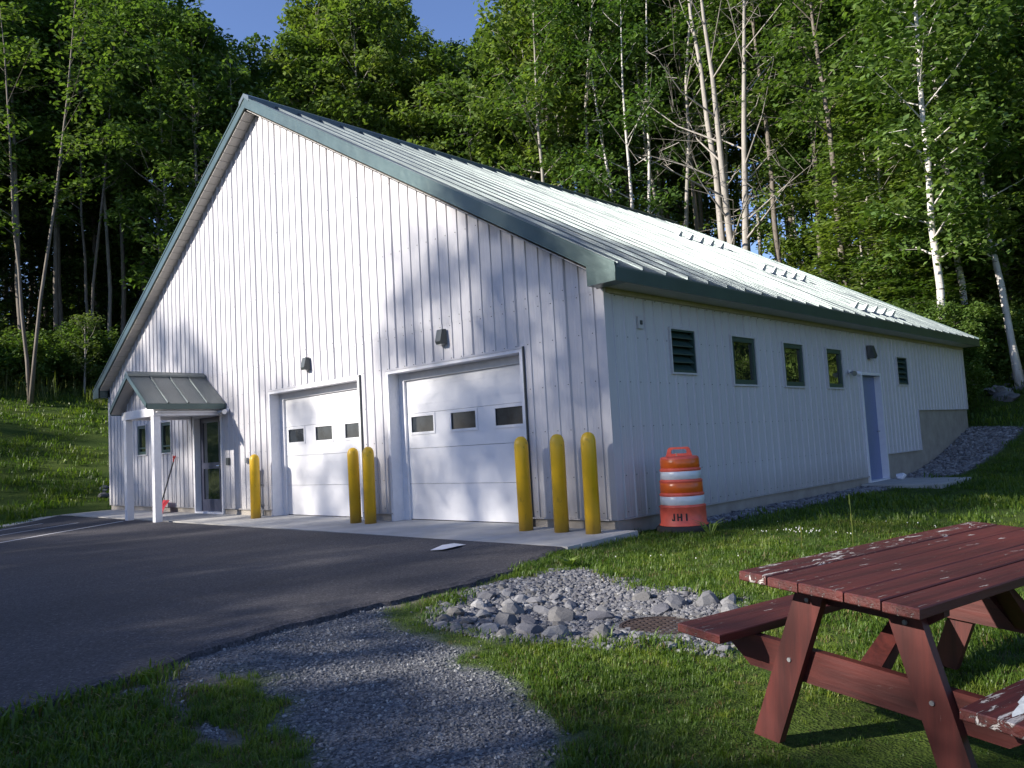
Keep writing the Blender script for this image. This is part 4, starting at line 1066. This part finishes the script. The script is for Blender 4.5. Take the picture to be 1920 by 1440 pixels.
# ------------------------------------------------------------------ trees
def leaf_cards(centers, per, rad, thick, size, r, droop=.25, up=.9):
    """kite-shaped leaves spread in flattened clumps; returns verts, faces"""
    n = len(centers) * per; c = np.repeat(np.asarray(centers, float), per, 0)
    a = r.uniform(0, 6.283, n); q = rad * np.sqrt(r.random(n)) * np.repeat(r.uniform(.6, 1.3, len(centers)), per)
    off = np.c_[q * np.cos(a), q * np.sin(a), r.normal(0, thick, n) - droop * q * q / max(rad, .01)]
    p = c + off
    nrm = np.c_[r.normal(0, .55, (n, 2)), np.full(n, up)]; nrm += np.c_[off[:, :2] * .5, np.zeros(n)]; nrm /= np.linalg.norm(nrm, axis=1)[:, None]
    t = r.normal(size=(n, 3)); t -= (t * nrm).sum(1)[:, None] * nrm; t /= np.linalg.norm(t, axis=1)[:, None]; b = np.cross(nrm, t)
    s = (size * r.uniform(.6, 1.3, n))[:, None]
    v = np.stack([p - t * s, p + b * s * .55 + nrm * s * .12, p + t * s, p - b * s * .55 + nrm * s * .12], 1).reshape(-1, 3)
    f = np.arange(n * 4).reshape(-1, 4); return v, f
def np_mesh(name, v, f, mat):
    me = bpy.data.meshes.new(name); me.vertices.add(len(v)); me.vertices.foreach_set('co', v.astype(np.float32).ravel())
    me.loops.add(f.size); me.loops.foreach_set('vertex_index', f.astype(np.int32).ravel()); me.polygons.add(len(f))
    me.polygons.foreach_set('loop_start', np.arange(0, f.size, 4, dtype=np.int32)); me.update(calc_edges=True); me.materials.append(mat); return me
def make_tree(seed, H, crown0, R0, stems=1, limbs=26, per=26, clump=.75, leaf=.17, bark='bark', leafm='leaf', r0=.16, sparse=1., shape='oval', thick=.16, lean=0., bare=0, forkz=.05, crad=None):
    leaf *= .74; per = int(per * 1.4)
    r = np.random.default_rng(seed); tr = MB(); cen = []
    for s in range(stems):
        az0 = r.uniform(0, 6.28) if stems == 1 else 6.28 * s / stems + r.uniform(-.4, .4); sl_ = lean if stems == 1 else r.uniform(.05, .13)
        hs = H * (1 if s == 0 else r.uniform(.8, .98)); n = 9; P = []; x = y = 0.
        for i in range(n + 1):
            z = hs * i / n
            P.append((x, y, z)); x += math.cos(az0) * sl_ * hs / n + r.normal(0, .012) * hs / n * 2.5; y += math.sin(az0) * sl_ * hs / n + r.normal(0, .012) * hs / n * 2.5
        rs = r0 * (1 if stems == 1 else .72); RR = [rs * (1.35 if i == 0 else 1) * (1 - i / n) ** .75 + .012 for i in range(n + 1)]
        tr.tube(P, RR, 7)
        Pn = np.array(P)
        at = lambda t: np.array([np.interp(t * n, range(n + 1), Pn[:, k]) for k in range(3)])
        for li in range(limbs // stems):
            t = crown0 + (1 - crown0) * ((li + r.random()) / (limbs // stems)) * .98
            u = (t - crown0) / (1 - crown0)
            if shape == 'oval': prof = math.sin(math.pi * min(1, .14 + .80 * u)) ** .7
            elif shape == 'cone': prof = (1 - u) ** .8 + .06
            else: prof = .55 + .45 * math.sin(math.pi * u)
            ln = R0 * prof * r.uniform(.65, 1.15); az = li * 2.4 + r.uniform(-.5, .5)
            if stems > 1: az = az0 + r.normal(0, 1.2)
            el = {'oval': r.uniform(.35, .95) * (.6 + .6 * u), 'cone': r.uniform(-.25, .1), 'wide': r.uniform(.15, .7)}[shape]
            b = at(t); d = np.array([math.cos(az) * math.cos(el), math.sin(az) * math.cos(el), math.sin(el)])
            m1 = b + d * ln * .5 + np.array([0, 0, .03 * ln]); e_ = b + d * ln + r.normal(0, .05, 3) * ln + np.array([0, 0, (.10 if shape != 'cone' else -.12) * ln])
            lr = max(.012, rs * .34 * (1 - u * .6)); tr.tube([b, m1, e_], [lr, lr * .6, .008], 4, False)
            isb = r.random() < bare
            subs = 4 if shape != 'cone' else 5
            for k in range(subs):
                tt = .30 + .7 * (k + 1) / subs; q = b + (e_ - b) * tt
                side = np.cross(d, (0, 0, 1)); side /= np.linalg.norm(side) + 1e-9; sgn = 1 if k % 2 else -1
                e2 = q + (side * sgn * r.uniform(.25, .5) + np.array([0, 0, r.uniform(-.02, .25)])) * ln * (1.1 - tt * .5)
                tr.tube([q, e2], [lr * .35, .006], 3, False)
                if isb:
                    for _ in range(2): tr.tube([e2 * .6 + q * .4, e2 + r.normal(0, .18, 3) * ln + np.array([0, 0, .15 * ln])], [.01, .004], 3, False)
                    continue
                if r.random() < sparse: cen.append(e2)
                if r.random() < sparse: cen.append(q * .5 + e2 * .5 + r.normal(0, .12, 3))
            if not isb and r.random() < sparse: cen.append(e_)
    cen = np.array(cen) if len(cen) else np.zeros((1, 3))
    v, f = leaf_cards(cen, per, clump, thick, leaf, r, up=.9 if shape != 'cone' else 1.3)
    return tr.mesh("trunk", M[bark], True), np_mesh("crown", v, f, M[leafm])
KT = {
    'maple': [make_tree(1, 20, .34, 2.7, limbs=40, per=24, clump=.58, sparse=.82, r0=.13), make_tree(2, 21, .32, 2.5, limbs=42, per=24, lean=.02, clump=.58, sparse=.8, r0=.13), make_tree(3, 19, .40, 3.0, limbs=38, per=25, r0=.15, clump=.6, sparse=.82), make_tree(4, 20.5, .28, 2.3, limbs=44, per=22, r0=.11, clump=.55, sparse=.8)],
    'light': [make_tree(11, 17, .28, 2.4, limbs=42, per=24, leafm='leaf_yellow', r0=.11, clump=.55, sparse=.8, bark='bark_pale'), make_tree(12, 15, .22, 2.6, limbs=40, per=24, leafm='leaf_yellow', bark='bark_pale', r0=.10, shape='wide', clump=.58, sparse=.8)],
    'thin': [make_tree(21, 21, .45, 2.6, stems=2, limbs=30, per=18, sparse=.75, bark='bark_pale', r0=.17), make_tree(22, 20, .5, 2.4, limbs=26, per=18, sparse=.7, bark='bark', r0=.14), make_tree(23, 21, .4, 2.6, stems=2, limbs=30, per=18, sparse=.75, bark='bark', r0=.10)],
    'pole': [make_tree(24, 21, .50, 2.0, limbs=24, per=20, bark='bark', r0=.12), make_tree(25, 20, .58, 2.2, limbs=22, per=20, bark='bark_pale', r0=.10), make_tree(26, 21, .46, 1.9, limbs=26, per=20, bark='bark', r0=.13)],
    'shade': [make_tree(91, 19, .30, 2.9, limbs=34, per=18, sparse=.62), make_tree(92, 18, .25, 3.0, limbs=34, per=18, sparse=.6, lean=.02), make_tree(93, 19, .35, 2.7, limbs=30, per=18, sparse=.55)],
    'birch': [make_tree(31, 19, .38, 2.2, stems=3, limbs=36, per=18, sparse=.85, bark='bark_birch', r0=.13), make_tree(32, 17, .25, 2.4, limbs=34, per=22, bark='bark_birch', r0=.12, lean=.04)],
    'bare': [make_tree(41, 21, .25, 4.2, stems=3, limbs=42, per=10, sparse=.25, bare=.75, bark='bark_pale', r0=.24)],
    'hemlock': [make_tree(51, 13, .06, 2.6, limbs=52, per=22, clump=.55, leaf=.13, thick=.06, shape='cone', leafm='needle', bark='bark_dark', r0=.15), make_tree(52, 16, .18, 2.6, limbs=52, per=20, clump=.55, leaf=.13, thick=.06, shape='cone', leafm='needle', bark='bark_dark', r0=.2)],
    'under': [make_tree(61, 6.5, .06, 2.1, limbs=26, per=28, clump=.6, leaf=.15, shape='wide', r0=.05), make_tree(62, 5, .04, 1.9, limbs=24, per=28, clump=.55, leaf=.15, shape='wide', r0=.045, leafm='leaf_yellow')],
    'bush': [make_tree(71, 2.3, .02, 1.3, limbs=18, per=26, clump=.42, leaf=.11, shape='wide', r0=.03, leafm='leaf_yellow'), make_tree(72, 1.8, .02, 1.2, limbs=18, per=26, clump=.40, leaf=.10, shape='wide', r0=.03)],
    'sapling': [make_tree(81, 3.3, .28, 1.15, limbs=15, per=13, clump=.26, leaf=.085, shape='oval', r0=.045, bark='bark_pale', leafm='leaf_pale', thick=.08, sparse=.9)],
}
NAMES = {'pole': ('slim_tree', 'tree'), 'shade': ('roadside_tree', 'tree'), 'maple': ('maple_tree', 'tree'), 'light': ('ash_tree', 'tree'), 'thin': ('tall_thin_tree', 'tree'), 'birch': ('birch_tree', 'tree'), 'bare': ('bare_tree', 'tree'), 'hemlock': ('hemlock_tree', 'tree'),
         'under': ('understory_tree', 'tree'), 'bush': ('bush', 'bush'), 'sapling': ('sapling', 'tree')}
LAB = {'pole': 'slim straight trunked tree with leaves only near its top, in the wood', 'shade': '', 'maple': "tall green leafy tree standing in the dense wood behind the building", 'light': "light green leafy tree at the sunny edge of the wood",
       'thin': "slender tree with a high thin crown in the wood", 'birch': "white barked birch standing in the wood", 'hemlock': "dark feathery evergreen among the leafy trees of the wood",
       'under': "low leafy tree filling the shade beneath the taller trees", 'bush': "low green bush along the foot of the wood", 'bare': "", 'sapling': ""}
GRP = {'pole': 'slim straight trees of the wood', 'maple': "tall leafy trees of the wood", 'light': "light green trees of the wood", 'thin': "slender trees of the wood", 'birch': "birches of the wood", 'hemlock': "evergreens of the wood", 'under': "low trees in the wood", 'bush': "bushes at the foot of the wood"}
def tree(kind, x, y, s=1., rz=None, sz=None, label=None, group=True, var=None, z=None, lean=(0, 0)):
    i = rnd.randrange(len(KT[kind])) if var is None else var; tm, cm = KT[kind][i]
    o = bpy.data.objects.new(NAMES[kind][0], None); COL.objects.link(o); o.location = (x, y, (float(gz(x, y)) if z is None else z) - .12)
    o.rotation_euler = (lean[0], lean[1], rnd.uniform(0, 6.28) if rz is None else rz); o.scale = (s, s, sz if sz else s); o.empty_display_size = .5
    link("trunk", tm, o); link("crown", cm, o)
    if label: tag(o, label, NAMES[kind][1])
    else: tag(o, LAB[kind], NAMES[kind][1], GRP[kind])
    return o
def polar(th, D): a = R(th); return CAM[0] - math.sin(a) * D, CAM[1] + math.cos(a) * D
def px_th(u, v=600):    # azimuth (degrees left of +Y) seen at a pixel of the 1920x1440 frame
    a = (u - 960) / FPX; b = -(v - 720) / FPX; cr, sr = math.cos(ROLL), math.sin(ROLL); a, b = cr * a + sr * b, -sr * a + cr * b
    f = math.cos(PITCH) - math.sin(PITCH) * b; return math.degrees(YAW) - math.degrees(math.atan2(a, f))
# skyline the front trees reach: tangent of elevation against azimuth
sky_u = [-100, 0, 150, 250, 330, 400, 450, 490, 530, 570, 650, 735, 760, 800, 850, 900, 935, 980, 1100, 1400, 1700, 1920]
sky_v = [-120, -110, -80, -30, 30, 65, 120, 150, 110, 30, -40, 30, 100, 95, 85, 95, 65, -10, -90, -160, -200, -220]
th_s, tan_s = [], []
for u, v in zip(sky_u, sky_v):
    a = (u - 960) / FPX; b = -(v - 720) / FPX; cr, sr = math.cos(ROLL), math.sin(ROLL); a2, b2 = cr * a + sr * b, -sr * a + cr * b
    f = math.cos(PITCH) - math.sin(PITCH) * b2; zz = math.sin(PITCH) + math.cos(PITCH) * b2; th_s.append(math.degrees(YAW) - math.degrees(math.atan2(a2, f))); tan_s.append(zz / math.hypot(a2, f))
o_ = np.argsort(th_s); th_s = np.array(th_s)[o_]; tan_s = np.array(tan_s)[o_]
def top_h(th, D, x, y): return CAM[2] + float(np.interp(th, th_s, tan_s)) * D - float(gz(x, y))
taken = []
def free(x, y, d): return all((x - a) ** 2 + (y - b) ** 2 > d * d for a, b in taken)
BASEH = {'maple': [20, 21, 19, 20.5], 'light': [17, 15], 'thin': [21, 20, 21], 'shade': [19, 18, 19], 'pole': [21, 20, 21], 'birch': [19, 17], 'bare': [21], 'hemlock': [13, 16]}
def fit_tree(kind, th, D, var, over=0., label=None, wide=1., rz=None):
    x, y = polar(th, D); h = top_h(th, D, x, y) + over; h = min(h, 27 if kind != 'hemlock' else 18); sz = h / BASEH[kind][var]
    taken.append((x, y)); return tree(kind, x, y, (0.55 + .45 * sz) * wide, rz, sz, label, var=var)
# the trees one can tell apart
fit_tree('bare', px_th(1372, 440), 33, 0, 2, "tallest pale tree with several stems and mostly bare branches behind the roof", rz=2.2)
fit_tree('birch', px_th(1192, 390), 36, 0, 0, "three stemmed white birch rising just behind the roof ridge, left of the bare tree", rz=1.0)
fit_tree('birch', px_th(1742, 440), 27, 1, 1, "brightest thick white birch trunk among leaves at the right", rz=.3)
fit_tree('birch', px_th(1795, 420), 30, 1, -1, "thinner white birch just right of the brightest birch trunk", rz=1.5)
fit_tree('thin', px_th(1582, 500), 30, 1, 0, "slim straight grey tree rising behind the far end of the roof", rz=2)
fit_tree('maple', px_th(1533, 470), 36, 2, 0, "dark thick trunked tree left of the slim grey tree behind the roof", rz=2)
fit_tree('birch', px_th(885, 300), 41, 1, -3, "leaning white birch stem in the dark gap above the middle of the roof", rz=4)
fit_tree('thin', px_th(55, 500), 39, 2, 0, "pale twin stemmed tall tree at the far left edge of the wood", rz=1)
fit_tree('thin', px_th(1300, 400), 38, 1, 0, "straight grey tree just left of the bare many stemmed tree", rz=3)
fit_tree('thin', px_th(1135, 360), 39, 1, 0, "pair of thin brown trunks left of the white birch behind the ridge", rz=0)
x, y = polar(px_th(158, 690), 41.0); tree('sapling', x, y, 1.05, .5, label="small pale leaved sapling alone on the grass bank left of the building")
x, y = polar(px_th(1905, 640), 29); taken.append((x, y)); tree('birch', x, y, .9, 2., label="leaning white birch stem at the right edge above the meadow", var=1, lean=(0, .16))
# leafy growth hiding the feet of the birches on the right bank
for u, dd, sc_ in ((1600, 0, .5), (1640, .5, .55), (1680, -.3, .5), (1715, .4, .55), (1745, -.3, .42), (1785, .3, .45), (1650, 3, .7), (1710, 3.4, .6)):
    x, y = polar(px_th(u, 560), 26.3 + dd); tree('under', x, y, sc_, label=None)
for u, dd, sc_ in ((1822, 0, 1.0), (1838, 1.5, 1.2), (1855, .3, .9), (1872, 3.2, .9), (1890, 4, 1.0), (1908, 4.4, .9), (1925, 4.6, 1.0)):
    x, y = polar(px_th(u, 640), 30.5 + dd); tree('bush', x, y, sc_, var=0)
for u, dd, ov in ((1605, 0, -11), (1655, 1, -8), (1700, -1, -13), (1768, 4, -9), (1830, 6, -9), (1890, 8, -8), (1950, 8, -8)):
    fit_tree('light', px_th(u, 400), 29.5 + dd, 1, ov, wide=1.15)
for u, dd, v_ in ((1005, -1, 0), (1062, 0, 0), (1248, 0, 0), (1440, 0, 1)):
    fit_tree('thin', px_th(u, 200), float(fdist(px_th(u, 200))) - 3 + dd, v_)
# the rest of the wood
for u, dd, v_ in ((300, 0, 1), (372, -1, 0), (428, 0, 1), (545, -1, 0), (600, .5, 1), (660, -1, 0), (712, 0, 0), (778, -.5, 1), (828, 0, 0), (872, -1, 1), (925, .5, 0), (985, -1, 1), (1050, 0, 0)):
    fit_tree('light', px_th(u, 100), float(fdist(px_th(u, 100))) - 2 + dd, v_, -.8 if 740 < u < 900 else 0)
for k_ in range(34):
    u = -60 + k_ * 60 + rnd.uniform(-24, 24)
    fit_tree('pole', px_th(u, 450), float(fdist(px_th(u, 450))) + rnd.uniform(-1.2, 2.5), k_ % 3 if k_ % 4 else 1, rnd.uniform(-2, .3))
def fill(n, D0, D1, kinds, dmin, th0=-28, th1=88, over=(-1.5, .2), hemi=None):
    c = 0; tries = 0
    while c < n and tries < n * 30:
        tries += 1; th = rnd.uniform(th0, th1); D = float(fdist(th)) + rnd.uniform(D0, D1); x, y = polar(th, D)
        if not free(x, y, dmin): continue
        if -19 < x < 2 and -3 < y < 19: continue
        kind = rnd.choices(list(kinds), list(kinds.values()))[0]
        if kind in BASEH: fit_tree(kind, th, D, rnd.randrange(len(KT[kind])), rnd.uniform(*over))
        else: taken.append((x, y)); tree(kind, x, y, rnd.uniform(.75, 1.25))
        c += 1
fill(60, 0, 5, {'maple': 3.2, 'light': 2, 'thin': 2, 'birch': .7, 'hemlock': 1.0, 'pole': 4}, 2.0)
fill(66, 5, 13, {'maple': 6, 'thin': 2, 'hemlock': 1.4, 'light': 1, 'pole': 3}, 2.0, over=(-2.5, -.3))
fill(24, 13, 24, {'maple': 5, 'thin': 3, 'hemlock': 1}, 2.4, over=(-6, -1))
fill(22, 4, 18, {'hemlock': 2, 'maple': 2}, 1.9, 70, 84, (-9, -3)); fill(8, 2, 12, {'hemlock': 1}, 1.9, 68, 84, (-9, -5))
taken2 = list(taken); taken.clear()
fill(26, 4.0, 10, {'under': 1}, 1.7); fill(30, 9, 18, {'under': 1}, 1.7)
taken.clear()
fill(110, -2.2, .8, {'bush': 1}, 1.2)
# sunny saplings thick on the right bank
taken.clear(); fill(14, -1.0, 3.5, {'under': 1}, 2.0, -12, 24)
taken.clear(); fill(14, -3.0, 1.0, {'light': 1}, 2.3, -10, 24, (-10, -3))

# trees standing across the drive behind the viewer; their crowns shade the drive
def shade_tree(x, y, h, var=0, wide=1.):
    sz = h / BASEH['shade'][var]; o = tree('shade', x, y, wide * (.5 + .5 * sz), (x * 1.7 + h) % 6.28, sz, "tree across the drive, behind the viewer, shading the drive", var=var)
    o['group'] = "trees across the drive behind the viewer"
for i, (x, y, h, w_) in enumerate([(-48, -44, 26.5, 0.9), (-44.5, -44, 25.5, 0.9), (-41, -44, 25, 0.9), (-37.2, -44, 27.9, 1), (-35.2, -45, 27.6, 1), (-33.2, -44, 28, 1), (-31.3, -44, 26.8, 0.8), (-29.7, -43, 23.4, 0.6), (-27.8, -44, 26, 0.8), (-25.6, -44, 24.4, 0.8),
        (-24, -43, 24.2, 0.8), (-22.6, -44, 27.6, 0.85), (-21.2, -45, 28.6, 0.9), (-20.2, -43, 26.6, 0.85), (-19.2, -44, 26, 0.7), (-16.4, -44, 19.9, 1), (-14, -44, 19.9, 1), (-11.5, -44, 19.9, 1), (-9, -44, 19.9, 1), (-6.5, -44, 19.9, 1), (-4, -44, 19.9, 1),
        (-44, -38, 20, 0.9), (-38.5, -38, 20.5, 0.8), (-33, -38, 20, 0.7), (-28.5, -38, 19.5, 0.7), (-24.2, -38, 19.4, 0.7), (-20, -38, 19.6, 0.7), (-16.8, -38, 16.7, 1), (-14.2, -38, 16.7, 1), (-11.6, -38, 16.7, 1), (-9, -38, 16.7, 1), (-6.4, -38, 16.7, 1), (-3.8, -38, 16.7, 1),
        (-36, -33, 16.4, 0.8), (-30, -33, 16.4, 0.8), (-25, -33, 15.8, 0.8), (-20, -33, 15.6, 0.8), (-15.5, -33, 13.9, 1), (-12.5, -33, 13.9, 1), (-9.5, -33, 13.9, 1), (-6.5, -33, 13.9, 1), (-3.5, -33, 13.9, 1), (-0.5, -33, 13.9, 1)]):
    shade_tree(x, y, h, i % 3, w_)
# understory on that side so that low sun comes through in streaks only
for i, (x, y, sc_) in enumerate([(-31, -28, 1.6), (-22, -28, 1.5), (-15, -28, 1.62), (-12.6, -27.5, 1.66), (-10.2, -28, 1.7), (-7.8, -27.5, 1.62), (-5.4, -28, 1.6), (-3, -27.5, 1.58), (-.6, -28, 1.75), (1.8, -27.5, 1.7)]):
    o = tree('under', x, y, sc_, i * 1.9, label="low leafy tree across the drive, behind the viewer", var=0); o['group'] = "low trees across the drive behind the viewer"

# give the front-row trees labels of their own, by their order from the left
ordn = "first second third fourth fifth sixth seventh eighth ninth tenth eleventh twelfth thirteenth fourteenth fifteenth sixteenth seventeenth eighteenth nineteenth twentieth".split()
ordn += ["twenty-" + w for w in ordn[:9]] + ["thirtieth"] + ["thirty-" + w for w in ordn[:9]]
LOOK = {'slim_tree': 'slim straight trunked tree', 'maple_tree': "full green leafy tree", 'ash_tree': "light green leafy tree", 'tall_thin_tree': "slender high crowned tree", 'hemlock_tree': "dark feathery evergreen", 'birch_tree': "white barked birch",
        'understory_tree': "low leafy tree", 'bush': "low green bush"}
byk = {}
for o in COL.objects:
    if o.parent or o.name.split('.')[0] not in LOOK or 'group' not in o or 'behind the viewer' in o['group']: continue
    x, y = o.location.x, o.location.y; th = math.degrees(math.atan2(-(x - CAM[0]), y - CAM[1])); D = math.hypot(x - CAM[0], y - CAM[1]); k = o.name.split('.')[0]
    lim = {'understory_tree': .2, 'bush': -1.2}.get(k, 5.5)
    if 10 < th < 78 and D - float(fdist(th)) < lim: byk.setdefault(k, []).append((-th, o))
for k, L_ in byk.items():
    L_.sort(key=lambda t: t[0])
    for i, (_, o) in enumerate(L_[:len(ordn)]): o['label'] = "%s at the wood's front, %s such from the left" % (LOOK[k], ordn[i])
